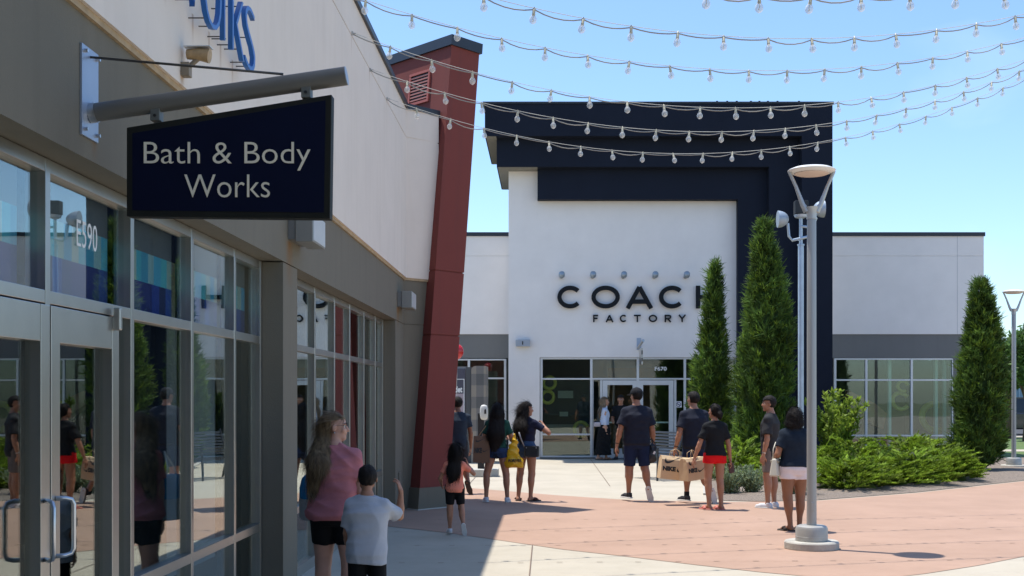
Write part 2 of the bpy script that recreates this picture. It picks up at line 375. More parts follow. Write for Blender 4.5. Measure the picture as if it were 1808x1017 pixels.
t_ = MB(); t_.box(-2.5, DC-0.02, Y0, Y1, 3.44, 3.475); t_.prism([(DC-0.02, 17.8), (-1.68, 18.22), (-4.4, 20.94), (-7, 20.94), (-7, 17.81)], 3.44, 3.475)
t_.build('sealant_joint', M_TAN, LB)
c_ = MB(); c_.box(-2.6, DC+0.035, Y0, Y1-0.01, 6.0, 6.075); c_.prism([(DC+0.035, 17.8), (-1.63, 18.25), (-1.66, 18.33), (-4.4, 21.05), (-7.15, 21.05), (-7.15, 17.79)], 6.0, 6.08)
c_.build('coping', M_COPE, LB)
MB().box(-9, -2.6, Y0, 17.75, 5.7, 5.8).build('roof', M_COPE, LB)
MB().box(-2.55, DC-0.006, Y0, 8.4, 6.076, 8.6).build('added_shade_wall', M_CREAM, LB); MB().box(-2.6, DC+0.03, Y0, 8.43, 8.6, 8.68).build('coping', M_COPE, LB)  # unseen taller wall and coping, added to keep the hanging sign shaded
MB().box(DO+0.001, 2.6, Y0, -1.2, 0, 7.6).build('added_light_blocker', mat('blocker_dark', (0.045, 0.042, 0.035), 0.85, noise=0.15), LB)  # unseen dark block added behind the camera to shade camera-facing sides
MB().box(-9.1, -8.9, Y0, 17.7, 0, 5.9).box(-8.9, -2.6, Y0-0.1, Y0, 0, 5.9).build('rear_wall', M_CREAM, LB)
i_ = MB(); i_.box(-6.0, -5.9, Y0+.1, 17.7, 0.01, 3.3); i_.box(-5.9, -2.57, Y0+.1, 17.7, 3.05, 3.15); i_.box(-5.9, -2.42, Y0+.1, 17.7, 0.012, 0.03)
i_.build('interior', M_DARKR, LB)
M_STONE = mat('base_line', (0.5, 0.48, 0.43), 0.9)
MB().box(-2.14, -2.128, 9.66, 10.21, 0.001, 0.02).build('base_trim', M_STONE, LB); MB().box(-2.14, -2.128, 16.84, 17.8, 0.001, 0.02).build('base_trim', M_STONE, LB)
# stains under the roof light and letters live in the stucco material; outlet box on the last pier
MB().box(-2.14, -2.12, 17.15, 17.35, 0.42, 0.60).build('outlet_cover', M_GREY, LB, bevel=0.004)
def storefront(parent, xf, xg, ys, levels, name='window_frame', w=0.054, door=None):
    """x-facing storefront: vertical mullions at ys, horizontals (z0,z1)"""
    m = MB()
    for y in ys:
        m.box(xg-0.06, xf, y, y+w, levels[0][0], levels[-1][1])
    for (z0, z1) in levels:
        for a, b2 in zip(ys[:-1], ys[1:]):
            if door and z0 < 2.0 and door[0]-0.3 < a+w/2 and b2 < door[1]+0.3: continue
            m.box(xg-0.055, xf-0.0025, a+w, b2, z0, z1)
    fr = m.build(name, M_ALU, parent, bevel=0.003)
    for a, b2 in zip(ys[:-1], ys[1:]):
        for (l0, l1) in zip(levels[:-1], levels[1:]):
            if door and l0[1] < 2.0 and door[0]-0.3 < a+w/2 and b2 < door[1]+0.3: continue
            MB().box(xg-0.004, xg, a+w-0.005, b2+0.005, l0[1]-0.005, l1[0]+0.005).build('pane', M_GLASSL, fr)
    return fr
LV = [(0.0, 0.10), (0.595, 0.66), (2.109, 2.17), (2.716, 2.78)]
ysA = [1.36, 2.20, 3.26, 4.35, 5.485, 6.61, 7.735, 8.80, 9.60]
f1 = storefront(LB, DW, DG, ysA, LV, door=(4.35, 6.61))
ysB = [10.21, 11.86, 12.95, 13.96, 15.05, 16.05, 16.78]
f2 = storefront(LB, DW, DG, ysB, LV)
# narrow side lights beside the doors
for a, b_ in ((4.40, 4.62), (6.40, 6.61)):
    MB().box(DG-0.004, DG, a, b_, 0.02, 2.12).build('pane', M_GLASSL, f1)
def left_door(ya, yb, handle_y, latch):
    d = MB(); x0, x1 = DG-0.02, DW+0.012
    d.box(x0, x1, ya, ya+0.10, 0.015, 2.10); d.box(x0, x1, yb-0.10, yb, 0.015, 2.10)
    d.box(x0, x1-0.0025, ya+0.10, yb-0.10, 1.93, 2.10); d.box(x0, x1-0.0025, ya+0.10, yb-0.10, 0.015, 0.27)
    dd = d.build('door', M_ALU, LB, bevel=0.003)
    MB().box(DG-0.003, DG+0.001, ya+0.095, yb-0.095, 0.265, 1.935).build('pane', M_GLASSL, dd)
    h = MB(); zt, zb = 1.20, 0.93; xo = x1+0.062; s = 1 if latch else -1; yh = handle_y; yh2 = handle_y+0.0*s
    pts = [(x1, yh, zt), (xo-0.03, yh, zt), (xo-0.008, yh, zt-0.008), (xo, yh, zt-0.03), (xo, yh, zb+0.03), (xo-0.008, yh, zb+0.008), (xo-0.03, yh, zb), (x1, yh, zb)]
    # offset pull: leans out sideways like the photo's D handle
    h.tube([(p[0], p[1]+s*0.9*(p[0]-x1), p[2]) for p in pts], 0.011, 10)
    h.build('handle', M_STEEL, dd, smooth=True)
    k = MB().tube([(x1-0.001, handle_y, 0.66), (x1+0.02, handle_y, 0.66)], 0.022, 16); k.build('lock_cylinder', M_STEEL, dd, smooth=40)
    return dd
left_door(4.63, 5.505, 5.45, False); dr = left_door(5.52, 6.395, 5.57, True)
MB().box(DW+0.012, DW+0.05, 6.30, 6.345, 2.03, 2.15).build('door_closer', M_ALU, LB, bevel=0.008)
# printed shades behind the upper panes
def shade_mat():
    m = mat('printed_shade', (0.2, 0.2, 0.2), 0.8); t = m.node_tree; L = t.links; b = t.nodes["Principled BSDF"]
    tcn = t.nodes.new("ShaderNodeTexCoord"); sp = t.nodes.new("ShaderNodeSeparateXYZ"); L.new(tcn.outputs['Object'], sp.inputs[0])
    def ramp(inp, stops, interp='CONSTANT'):
        r = t.nodes.new("ShaderNodeValToRGB"); r.color_ramp.interpolation = interp
        e = r.color_ramp.elements; e[0].position, e[0].color = stops[0][0], (*stops[0][1], 1); e[1].position, e[1].color = stops[1][0], (*stops[1][1], 1)
        for p, c in stops[2:]:
            x = e.new(p); x.color = (*c, 1)
        L.new(inp, r.inputs[0]); return r.outputs[0]
    def fract(mul):
        a = t.nodes.new("ShaderNodeMath"); a.operation = 'MULTIPLY'; a.inputs[1].default_value = mul; L.new(sp.outputs['Y'], a.inputs[0])
        f = t.nodes.new("ShaderNodeMath"); f.operation = 'FRACT'; L.new(a.outputs[0], f.inputs[0]); return f.outputs[0]
    light = ramp(fract(1.15), [(0.0, (0.06, 0.34, 0.50)), (0.14, (0.30, 0.50, 0.52)), (0.26, (0.08, 0.42, 0.60)), (0.42, (0.10, 0.50, 0.56)), (0.55, (0.34, 0.48, 0.42)), (0.68, (0.05, 0.36, 0.55)), (0.80, (0.42, 0.50, 0.44)), (0.9, (0.08, 0.45, 0.55))])
    dark = ramp(fract(1.15), [(0.0, (0.01, 0.02, 0.16)), (0.22, (0.02, 0.05, 0.30)), (0.38, (0.01, 0.02, 0.09)), (0.52, (0.03, 0.08, 0.34)), (0.66, (0.02, 0.04, 0.18)), (0.8, (0.04, 0.04, 0.22))])
    zr = t.nodes.new("ShaderNodeMapRange"); zr.inputs[1].default_value = 2.15; zr.inputs[2].default_value = 2.80; L.new(sp.outputs['Z'], zr.inputs[0])
    k1 = t.nodes.new("ShaderNodeMath"); k1.operation = 'GREATER_THAN'; k1.inputs[1].default_value = (2.37-2.15)/0.65; L.new(zr.outputs[0], k1.inputs[0])
    k2 = t.nodes.new("ShaderNodeMath"); k2.operation = 'GREATER_THAN'; k2.inputs[1].default_value = (2.55-2.15)/0.65; L.new(zr.outputs[0], k2.inputs[0])
    m1 = t.nodes.new("ShaderNodeMix"); m1.data_type = 'RGBA'; L.new(k1.outputs[0], m1.inputs[0]); L.new(dark, m1.inputs[6]); L.new(light, m1.inputs[7])
    m2 = t.nodes.new("ShaderNodeMix"); m2.data_type = 'RGBA'; L.new(k2.outputs[0], m2.inputs[0]); L.new(m1.outputs[2], m2.inputs[6]); m2.inputs[7].default_value = (0.13, 0.14, 0.15, 1)
    L.new(m2.outputs[2], b.inputs['Base Color']); return m
M_SHADE = shade_mat()
for a, b_ in zip(ysA[:-1], ysA[1:]):
    o = MB().box(-2.44, -2.43, a+0.08, b_-0.03, 2.13, 2.75).build('printed_shade', M_SHADE, f1)
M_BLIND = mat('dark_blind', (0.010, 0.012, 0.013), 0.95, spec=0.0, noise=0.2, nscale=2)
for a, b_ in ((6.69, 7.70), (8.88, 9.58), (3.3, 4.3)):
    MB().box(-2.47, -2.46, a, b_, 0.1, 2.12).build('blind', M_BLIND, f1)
MB().box(-3.5, -3.4, 10.3, 12.2, 0.05, 2.9).build('inner_partition', mat('partition_pale', (0.3, 0.32, 0.33), 0.9), LB)
MB().box(-3.3, -3.2, 12.6, 14.4, 0.05, 2.9).build('inner_partition', mat('partition_red', (0.18, 0.05, 0.04), 0.9), LB)
text_mesh('lettering', 'E590', mat('decal_white', (0.75, 0.76, 0.76), 0.6), 0.2, 0.002, f1, (DG+0.004, 5.93, 2.43), xdir=(0, 1, 0), width=0.27, height=0.135, offset=-0.001)

# leaning red pylon
N0 = Vector((-1.91, 17.7)); U = Vector((0.40, 0.47)); Wd = Vector((-0.70, 0.72)); SH = Vector((0.455, 0.60))
PY = thing('pylon', 'leaning dark red stucco pylon with black cap rising at the end of the grey shop', 'pylon', (N0.x, N0.y, 0))
def pyl(off, h0, h1, hh=7.2):
    k0, k1 = h0/hh, h1/hh
    base = [N0, N0+U, N0+U+Wd*2.6, N0+Wd*2.6]
    c = N0+U/2+Wd*1.3; un = U.normalized(); wn_ = Wd.normalized()
    sg = [(-1, -1), (1, -1), (1, 1), (-1, 1)]
    base = [p+un*off*s[0]+wn_*off*s[1] for p, s in zip(base, sg)]
    return [(p+SH*k0) for p in base], SH*(k1-k0)
p, s = pyl(0.0, 0.33, 2.62); rb = MB().prism(p, 0.33, 2.62, s)
p, s = pyl(-0.015, 2.62, 2.64); rb.prism(p, 2.62, 2.64, s)
p, s = pyl(0.0, 2.64, 3.60); rb.prism(p, 2.64, 3.60, s)
p, s = pyl(-0.015, 3.60, 3.62); rb.prism(p, 3.60, 3.62, s)
p, s = pyl(0.0, 3.62, 7.10); rb.prism(p, 3.62, 7.10, s); rb.build('body', M_RED, PY)
p, s = pyl(0.025, 0.0, 0.33); MB().prism(p, 0.0, 0.33, s).build('plinth', M_GREY, PY)
p, s = pyl(0.035, 7.10, 7.26); MB().prism(p, 7.10, 7.26, s).build('cap', M_COPE, PY)
p, s = pyl(0.04, 0.0, 0.02); MB().prism(p, 0.001, 0.018, s).build('base_trim', M_STONE, PY)
# louvre vent on the left face
kk = 6.35/7.2
vc = N0+SH*kk+Wd*0.72; wv = Wd.normalized(); nv = Vector((-U.x, -U.y)).normalized()
def V3(w, n_, z): z += .20; q = vc+wv*w+nv*n_+SH*((z-6.35)/7.2); return (q.x, q.y, z)
v_ = MB()
def vbox(w0, w1, n0, n1, z0, z1): 
    v_.add([V3(w, n_, z) for w in (w0, w1) for n_ in (n0, n1) for z in (z0, z1)], [(0, 1, 3, 2), (4, 6, 7, 5), (0, 4, 5, 1), (2, 3, 7, 6), (0, 2, 6, 4), (1, 5, 7, 3)])
vbox(-.26, .26, 0.0, .03, 6.58, 6.62); vbox(-.26, .26, 0, .03, 6.10, 6.14); vbox(-.26, -.22, 0, .028, 6.14, 6.58); vbox(.22, .26, 0, .028, 6.14, 6.58)
vf = v_.build('vent', mat('red_vent', (0.42, 0.10, 0.07), 0.6), PY)
v_ = MB(); vbox(-.22, .22, 0.001, .003, 6.14, 6.58); v_.build('vent_backing', M_BLACK, vf)
v_ = MB()
for k in range(8): z = 6.165+k*0.052; vbox(-.22, .22, 0.004, .022, z, z+0.022)
v_.build('slat', mat('red_vent_slat', (0.45, 0.17, 0.13), 0.6), vf)

# ------------------------------------------------------------------ blade sign of the shop
SZ = 5.55
BS = thing('hanging_sign', 'navy tapered hanging sign with pale lettering on a grey steel pole bracket', 'sign', (DO, SZ, 3.0))
def sp(px, py, z=SZ): return PX(px, py, z)
pl = MB().box(DO, DO+0.012, SZ-0.10, SZ+0.10, 2.88, 3.30); pl.build('mounting_plate', mat('plate_blue', (0.36, 0.42, 0.52), 0.4, metal=0.5, noise=0.05), BS, bevel=0.002)
bo = MB()
for yy in (SZ-0.075, SZ+0.075):
    for zz in (2.91, 3.27): bo.tube([(DO+0.012, yy, zz), (DO+0.03, yy, zz)], 0.009, 6)
bo.build('bolt', M_STEEL, BS)
a = Vector((DO+0.012, SZ, sp(160, 200).z)); b_ = sp(611, 134)
M_SIGNPOLE = mat('sign_pole', (0.17, 0.165, 0.15), 0.45, metal=0.3, noise=0.05)
MB().tube([a, b_], 0.043, 28).build('pole', M_SIGNPOLE, BS, smooth=40)
ds = (b_-a).normalized()
MB().tube([b_, b_+ds*0.004], 0.0425, 28).build('pole_cap', mat('cap_pale', (0.35, 0.38, 0.42), 0.4, metal=0.4), BS, smooth=40)
MB().tube([a-ds*0.002, a+ds*0.03], 0.046, 28).build('collar', M_ALU, BS, smooth=40)
rd = MB().tube([(DO+0.012, SZ, sp(165, 101).z), sp(500, 131)], 0.006, 8); rd.build('tie_rod', mat('rod', (0.10, 0.09, 0.08), 0.5, metal=0.5), BS, smooth=True)
def pan(y0, y1, grow, name, m):
    q = [sp(228, 384), sp(585, 388), sp(588, 170), sp(228, 228)]
    c = sum(q, Vector())/4
    q = [(p_.x+grow*(-1 if p_.x < c.x else 1), p_.z+grow*(-1 if p_.z < c.z else 1)) for p_ in q]
    return MB().prism_y(q, y0, y1)
pb = pan(SZ-0.035, SZ+0.035, 0, '', None).build('sign_panel', mat('sign_edge', (0.012, 0.013, 0.010), 0.6, spec=0.25, noise=0.1), BS, bevel=0.004)
pan(SZ-0.0375, SZ+0.0375, -0.028, '', None).build('sign_face', mat('sign_navy', (0.0015, 0.004, 0.022), 0.7, spec=0.15, noise=0.1), pb)
M_GOLD = mat('sign_letters', (0.78, 0.72, 0.57), 0.5)
def signtext(txt, x0, x1, yb, yt):
    p0 = sp(x0, yb); p1 = sp(x1, yt)
    text_mesh('lettering', txt, M_GOLD, 0.15, 0.004, pb, (p0.x, SZ-0.0395, p0.z), width=p1.x-p0.x, height=p1.z-p0.z, offset=-0.0012)
signtext('Bath & Body', 259, 551, 304, 254); signtext('Works', 330, 480, 351, 311)
for x_, yt, yb in ((277, 198, 215), (542, 156, 175)):
    c0 = sp(x_, (yt+yb)/2)
    MB().box(c0.x-0.022, c0.x+0.022, SZ-0.03, SZ+0.03, sp(0, yb).z, sp(0, yt).z+0.012).build('bracket', mat('bracket_grey', (0.15, 0.16, 0.15), 0.5, metal=0.4), BS, bevel=0.003)
    MB().tube([(c0.x, SZ-0.034, c0.z), (c0.x, SZ-0.028, c0.z)], 0.008, 6).build('bolt', M_BLACK, BS)

# raised blue letters on the cream wall
WS = thing('wall_letters', 'blue raised lowercase letters fixed on pins to the cream wall above the windows', 'sign', (DC, 7.2, 3.9))
M_BLUEL = mat('letter_blue', (0.02, 0.13, 0.42), 0.4, noise=0.05)
for ch, ya, w_, z0, h_ in (('w', 6.33, 0.52, 3.88, 0.40), ('o', 6.90, 0.37, 3.87, 0.42), ('r', 7.33, 0.17, 3.88, 0.41), ('k', 7.52, 0.30, 3.88, 0.60), ('s', 7.84, 0.27, 3.87, 0.42)):
    l_ = text_mesh('letter', ch, M_BLUEL, 0.6, 0.03, WS, (DC+0.10, ya, z0), xdir=(0, 1, 0), width=w_, height=h_, offset=-0.016)
    for q in ((0.2, 0.1), (0.7, 0.8), (0.75, 0.15)): MB().tube([(DC, ya+q[0]*w_, z0+q[1]*h_*0.7), (DC+0.09, ya+q[0]*w_, z0+q[1]*h_*0.7)], 0.004, 6).build('standoff_pin', mat('rod', (0.1, 0.1, 0.1)), l_)

# wall lights
def wall_light(y, label):
    t = thing('wall_light', label, 'light', (DO, y, 2.965), group='box lights on the grey wall')
    MB().box(DO, DO+0.06, y, y+0.5, 2.985, 3.20).build('back_box', mat('light_back', (0.22, 0.22, 0.21), 0.5, metal=0.4), t, bevel=0.004)
    MB().box(DO+0.062, DO+0.21, y-0.01, y+0.52, 2.965, 3.205).build('housing', mat('light_housing', (0.30, 0.30, 0.28), 0.4, metal=0.4), t, bevel=0.006)
    MB().box(DO+0.2105, DO+0.2145, y+0.0, y+0.51, 2.98, 3.195).build('front_plate', M_ALUW, t, bevel=0.002)
wall_light(9.84, 'boxy grey metal wall light just under the hanging sign on the nearer pier')
wall_light(17.05, 'boxy grey metal wall light on the grey band beside the red pylon')
FL = thing('flood_light', 'small rusty tan hooded wall lamp on cream wall under the blue letters', 'light', (DC, 6.85, 3.6))
MB().box(DC, DC+0.05, 6.82, 6.88, 3.52, 3.60).tube([(DC+0.02, 6.85, 3.56), (DC+0.10, 6.85, 3.63)], 0.014).build('mount', mat('flood_mount', (0.25, 0.2, 0.14), 0.6), FL, bevel=0.004)
fh = MB(); fh.tube([(DC+0.03, 6.85, 3.65), (DC+0.10, 6.85, 3.65), (DC+0.16, 6.85, 3.64)], [0.028, 0.036, 0.042], 16)
fh.build('lamp_head', mat('flood_tan', (0.42, 0.28, 0.14), 0.5, noise=0.2, nscale=30), FL, smooth=40)
MB().prism_y([(DC+0.02, 3.684), (DC+0.17, 3.687), (DC+0.17, 3.692), (DC+0.02, 3.690)], 6.81, 6.89).build('visor', M_ALUW, FL)
# ------------------------------------------------------------------ factory shop facing the camera
ZW, Z3, Z2, Z1, ZG, ZB = 32.8, 32.5, 32.2, 31.85, 34.0, 35.7
def X(px, z): return (px-CX)*z/FPX
def H(py, z): return EYE-(py-CY)*z/FPX
CB = thing('shop_building', 'white rendered shop with stepped navy canopy tower and lower wings facing the plaza', 'building', (2.8, 33, 0))
xl, xr = X(898, ZW), X(1470, ZW)
xo0, xo1 = X(953, ZW), X(1303, ZW)     # glazed opening
hop = H(631, ZW)
w = MB()
w.box(xl, xo0, ZW, ZB, 0, 9.0); w.box(xo0, xo1, ZW, ZW+0.35, hop, 9.0); w.box(xo1, xr, ZW, ZB, 0, 9.0); w.box(xo0, xo1, ZB-0.3, ZB, 3.2, 9.0)
w.build('tower_wall', M_WHITE, CB)
# stepped canopy: three nested frames, each stepping forward, with thin depth joints
h1t = H(183, Z1); h1b = H(240, Z1); h2b = H(294.5, Z2); h3b = H(352, Z3); h3t = H(303, Z3)
n_ = MB()
n_.box(X(856, Z1), X(1470, Z1), Z1, ZB, h1b, h1t)            # top layer over everything
n_.box(X(1416, Z1), X(1470, Z1), Z1, ZW-0.01, 0, h1b)                 # its right leg
n_.build('canopy_outer', M_NAVY, CB)
n_ = MB(); n_.box(X(877, Z2), X(1416, Z1)-0.003, Z2, ZB-0.004, h2b, h1b-0.003); n_.box(X(1358, Z2), X(1416, Z1)-0.003, Z2, ZW-0.01, 0, h2b)
n_.build('canopy_middle', M_NAVY, CB)
n_ = MB(); n_.box(X(949, Z3), X(1358, Z2)-0.003, Z3, ZW-0.01, h3b, h2b-0.003); n_.box(X(1303, Z3), X(1358, Z2)-0.003, Z3, ZW-0.01, 0, h3b)
n_.build('canopy_inner', M_NAVY, CB)
s_ = MB(); s_.box(X(856, Z1)+0.03, X(877, Z2)-0.002, Z1+0.03, ZB-0.03, h1b-0.012, h1b-0.001); s_.box(X(877, Z2)+0.03, xl-0.002, Z2+0.03, ZB-0.03, h2b-0.012, h2b-0.001)
s_.box(xl-0.001, X(949, Z3), Z2+0.03, ZW-0.003, h2b-0.012, h2b-0.001)
s_.build('soffit', M_TAUPE, CB)
MB().box(X(852, Z1), X(1472, Z1), Z1-0.03, ZB+0.02, h1t, h1t+0.05).build('coping', M_COPE, CB)
tb = MB()
for px in (1265, 1283, 1300, 1325, 1340, 1355, 1372, 1300, 1410): tb.box(X(px, Z1), X(px, Z1)+0.05, Z1+0.05, Z1+0.1, h1t+0.05, h1t+0.09)
tb.build('coping_clip', M_COPE, CB)
# wings
hwt = H(417, ZG); hsm = H(452, ZG); hwb = H(590, ZG); hgt = H(632, ZG)
def wing(x0, x1, name, gx0, gx1):
    m = MB(); m.box(x0, x1, ZG, ZG+6, hsm+0.008, hwt); m.box(x0, x1, ZG+0.015, ZG+6, hsm-0.008, hsm+0.008); 
    m.box(x0, x1, ZG, ZG+6, hwb, hsm-0.008); m.build(name, M_WHITE, CB)
    MB().box(x0-0.02, x1+0.03, ZG-0.04, ZG+6, hwt, hwt+0.11).build('coping', M_COPE, CB)
    k = MB(); k.box(x0, x1, ZG+0.04, ZG+0.3, hgt, hwb)
    if gx0 > x0+0.01: k.box(x0, gx0, ZG+0.04, ZG+0.3, 0, hgt)
    if gx1 < x1-0.01: k.box(gx1, x1, ZG+0.04, ZG+6, 0, hgt)
    k.build('grey_band', M_CGREY, CB)
wl0 = X(560, ZG); wr1 = X(1737, ZG)
wing(wl0, xl-0.005, 'wing_wall', wl0, xl-0.06)
wing(xr+0.005, wr1, 'wing_wall', xr+0.005, X(1684, ZG))
rg = MB()
rg.box(X(1690, ZG), X(1690, ZG)+0.012, ZG-0.004, ZG, hwb, hwt)
rg.build('control_joint', mat('joint_pale', (0.5, 0.5, 0.49), 0.9), CB)
MB().box(wl0, wr1, 39.9, 40.0, 0, 6.3).build('rear_wall', M_WHITE, CB)
MB().box(wl0, wl0+0.1, ZG+0.3, 39.9, 0, 6.3).build('side_wall', M_WHITE, CB)
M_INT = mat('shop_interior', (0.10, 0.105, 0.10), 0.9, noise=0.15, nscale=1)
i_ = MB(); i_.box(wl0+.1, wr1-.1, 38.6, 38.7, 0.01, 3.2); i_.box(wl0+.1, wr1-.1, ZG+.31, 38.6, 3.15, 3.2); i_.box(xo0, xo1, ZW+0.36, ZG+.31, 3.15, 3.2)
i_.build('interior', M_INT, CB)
MB().box(wl0+.1, wr1-.1, ZG+.3, 38.6, 0.011, 0.03).box(xo0+.01, xo1-.01, ZW+.1, ZG+.299, 0.011, 0.03).build('interior_floor', mat('shop_floor', (0.25, 0.24, 0.22), 0.4), CB)
def glazing(z, pxs, pys, name, skip=(), base=0.03):
    """front glazing from photo pixels: mullion centres pxs, transom centres pys"""
    m = MB(); xs = [X(p, z) for p in pxs]; hs = [H(p, z) for p in pys]; hs[-1] = max(hs[-1], base); t = 0.045
    for x in xs: m.box(x-t/2-0.01, x+t/2+0.01, z-0.05, z+0.07, hs[-1]-0.02, hs[0]+0.02)
    for i, (a, b2) in enumerate(zip(xs[:-1], xs[1:])):
        for j, h in enumerate(hs):
            if (i, j) in skip: continue
            m.box(a+t/2+0.01, b2-t/2-0.01, z-0.0475, z+0.067, h-t/2, h+t/2)
    fr = m.build(name, M_ALUW, CB, bevel=0.003)
    for i, (a, b2) in enumerate(zip(xs[:-1], xs[1:])):
        j = 0
        while j < len(hs)-1:
            k = j+1
            while (i, k) in skip and k < len(hs)-1: k += 1
            if not ((i, j, 'door') in skip):
                MB().box(a+0.02, b2-0.02, z, z+0.006, hs[k]+0.01, hs[j]-0.01).build('pane', M_GLASSC, fr)
            j = k
    return fr
zf = ZW+0.08
fr = glazing(zf, [956, 1044, 1126, 1209, 1300], [633, 669, 767, 806], 'window_frame', skip={(1, 2), (2, 2), (1, 3), (2, 3), (1, 1, 'door'), (2, 1, 'door')})
# side lights and entrance doors
dz0, dz1 = zf-0.045, zf+0.01
def cdoor(pa, pb, hs_):
    a, b2 = X(pa, zf), X(pb, zf); top = H(671.5, zf); m = MB()
    m.box(a, a+0.13, dz0, dz1, 0.02, top); m.box(b2-0.13, b2, dz0, dz1, 0.02, top)
    m.box(a+.13, b2-.13, dz0+.003, dz1, top-0.13, top); m.box(a+.13, b2-.13, dz0+.003, dz1, 0.02, 0.28)
    d = m.build('door', M_ALUW, CB, bevel=0.004)
    MB().box(a+.125, b2-.125, zf-0.02, zf-0.014, 0.275, top-0.125).build('pane', M_GLASSC, d)
    hx = b2-0.06 if hs_ > 0 else a+0.06
    MB().tube([(hx, dz0, 1.15), (hx, dz0-0.06, 1.13), (hx, dz0-0.06, 0.86), (hx, dz0, 0.84)], 0.014, 8).build('handle', M_STEEL, d, smooth=True)
    MB().box(a+.13, b2-.13, zf+0.02, zf+0.05, 0.98, 1.02).build('push_bar', M_ALUW, d)
    return d
cdoor(1064, 1125, 1); d2 = cdoor(1127, 1189, -1)
sl = MB(); sl.box(X(1046.5, zf), X(1048, zf), zf, zf+.05, 0.03, H(671, zf)); 
for p0 in (1059.5, 1190): sl.box(X(p0, zf), X(p0+4, zf), zf-.03, zf+.05, 0.03, H(671, zf))
sl.box(X(1047, zf), X(1059, zf), zf-.02, zf+.04, 0.03, 0.08); sl.box(X(1194, zf), X(1207, zf), zf-.02, zf+.04, 0.03, 0.08)
sl.build('door_frame', M_ALUW, fr)
MB().box(X(1048, zf), X(1059.5, zf), zf, zf+.006, .06, H(671, zf)).build('pane', M_GLASSC, fr)
MB().box(X(1194, zf), X(1207, zf), zf, zf+.006, .06, H(671, zf)).build('pane', M_GLASSC, fr)
MB().box(X(1050, ZW), X(1210, ZW), ZW-0.35, ZW+0.0, 0.002, 0.025).build('threshold', mat('mat_dark', (0.13, 0.15, 0.17), 0.9, noise=0.2, nscale=40), CB)
text_mesh('lettering', 'F670', mat('decal_white', (0.75,)*3), 0.2, 0.002, fr, (X(1156, zf), zf-0.003, H(654.5, zf)), width=X(1177, zf)-X(1156, zf), height=0.11, offset=0.004)
# no smoking decal: framed square with ring, bar and small mark
dc = MB(); cx_, cz_ = X(1198, zf), H(714, zf); dc.box(cx_-0.085, cx_+0.085, zf-.006, zf-.003, cz_-0.085, cz_+0.085); q = dc.build('decal', mat('decal_plate', (0.7, 0.7, 0.72), 0.5), fr)
rg = MB()
def ring(mb, cx, y, cz, r0, r1, seg=28, a0=0, a1=360, t=0.003):
    v = []; f = []
    n = seg
    for k in range(n+1):
        a = R(a0+(a1-a0)*k/n)
        for rr in (r0, r1):
            for yy in (y, y+t): v.append((cx+rr*math.cos(a), yy, cz+rr*math.sin(a)))
    for k in range(n):
        b = k*4; f += [(b, b+2, b+6, b+4), (b+1, b+5, b+7, b+3), (b+2, b+3, b+7, b+6), (b, b+4, b+5, b+1)]
    if a1-a0 < 360: f += [(0, 1, 3, 2), (n*4, n*4+2, n*4+3, n*4+1)]
    mb.add(v, f)
ring(rg, cx_, zf-.009, cz_, 0.05, 0.068); rg.obox((cx_, zf-.008, cz_), 0.12, 0.003, 0.014, Matrix.Rotation(R(45), 3, 'Y')); rg.box(cx_-0.035, cx_+0.03, zf-.0085, zf-.006, cz_-0.012, cz_+0.006)
rg.build('emblem', mat('decal_dark', (0.05, 0.03, 0.08)), q)
MB().tube([(X(1133, zf), zf-.05, H(717, zf)), (X(1133, zf), zf-.046, H(717, zf))], 0.035, 20).build('decal', mat('decal_white', (0.75,)*3), d2)
glazing(ZG+0.1, [560, 640, 720, 800, 828, 892], [635, 668, 767, 806], 'window_frame')
fR = glazing(ZG+0.1, [1474, 1529, 1609, 1682], [634, 671, 769, 806], 'window_frame')
# wall sconce, blade sign, sign letters, spot lights
SC = thing('wall_light', 'small boxy grey wall light on the white wall left of the factory shop windows', 'light', (X(923.5, ZW), ZW, 2.9))
sc = MB().box(X(911, ZW), X(936, ZW), ZW-0.16, ZW-0.02, H(612, ZW), H(600, ZW)); sc.build('housing', mat('sconce', (0.36, 0.40, 0.45), 0.4, metal=0.4), SC, bevel=0.008)
MB().box(X(916, ZW), X(931, ZW), ZW-0.02, ZW, H(611, ZW), H(601, ZW)).build('back_box', M_ALU, SC)
MB().box(X(922, ZW), X(924, ZW), ZW-0.165, ZW-0.16, H(609, ZW), H(603, ZW)).build('slot', M_BLACK, SC)
B2 = thing('hanging_sign', 'thin edge on blade sign above the factory shop doors on a slanted arm', 'sign', (X(1127, ZW), ZW, 2.9))
xb = X(1128, ZW)
MB().box(xb-0.06, xb+0.06, ZW-0.02, ZW, H(618, ZW), H(597, ZW)).build('mounting_plate', mat('plate_blue', (0.3, 0.4, 0.5)), B2)
MB().tube([(xb-0.02, ZW-0.02, H(614, ZW)), (xb+0.04, ZW-1.0, H(601, ZW-1))], 0.035, 12).build('pole', M_ALU, B2, smooth=40)
pnl = MB().box(xb-0.01, xb+0.035, ZW-0.95, ZW-0.22, H(645, ZW), H(617, ZW)).build('sign_panel', M_ALU, B2)
MB().box(xb-0.003, xb+0.028, ZW-0.953, ZW-0.949, H(640, ZW), H(634, ZW)).box(xb-0.003, xb+0.028, ZW-0.953, ZW-0.949, H(628, ZW), H(621, ZW)).build('sign_face', M_BLACK, pnl)
CS = thing('wall_letters', 'black raised COACH FACTORY letters on the white tower wall', 'sign', (X(1110, ZW), ZW, 4.4))
M_LET = mat('letter_black', (0.008, 0.010, 0.013), 0.6, spec=0.2, noise=0.1)
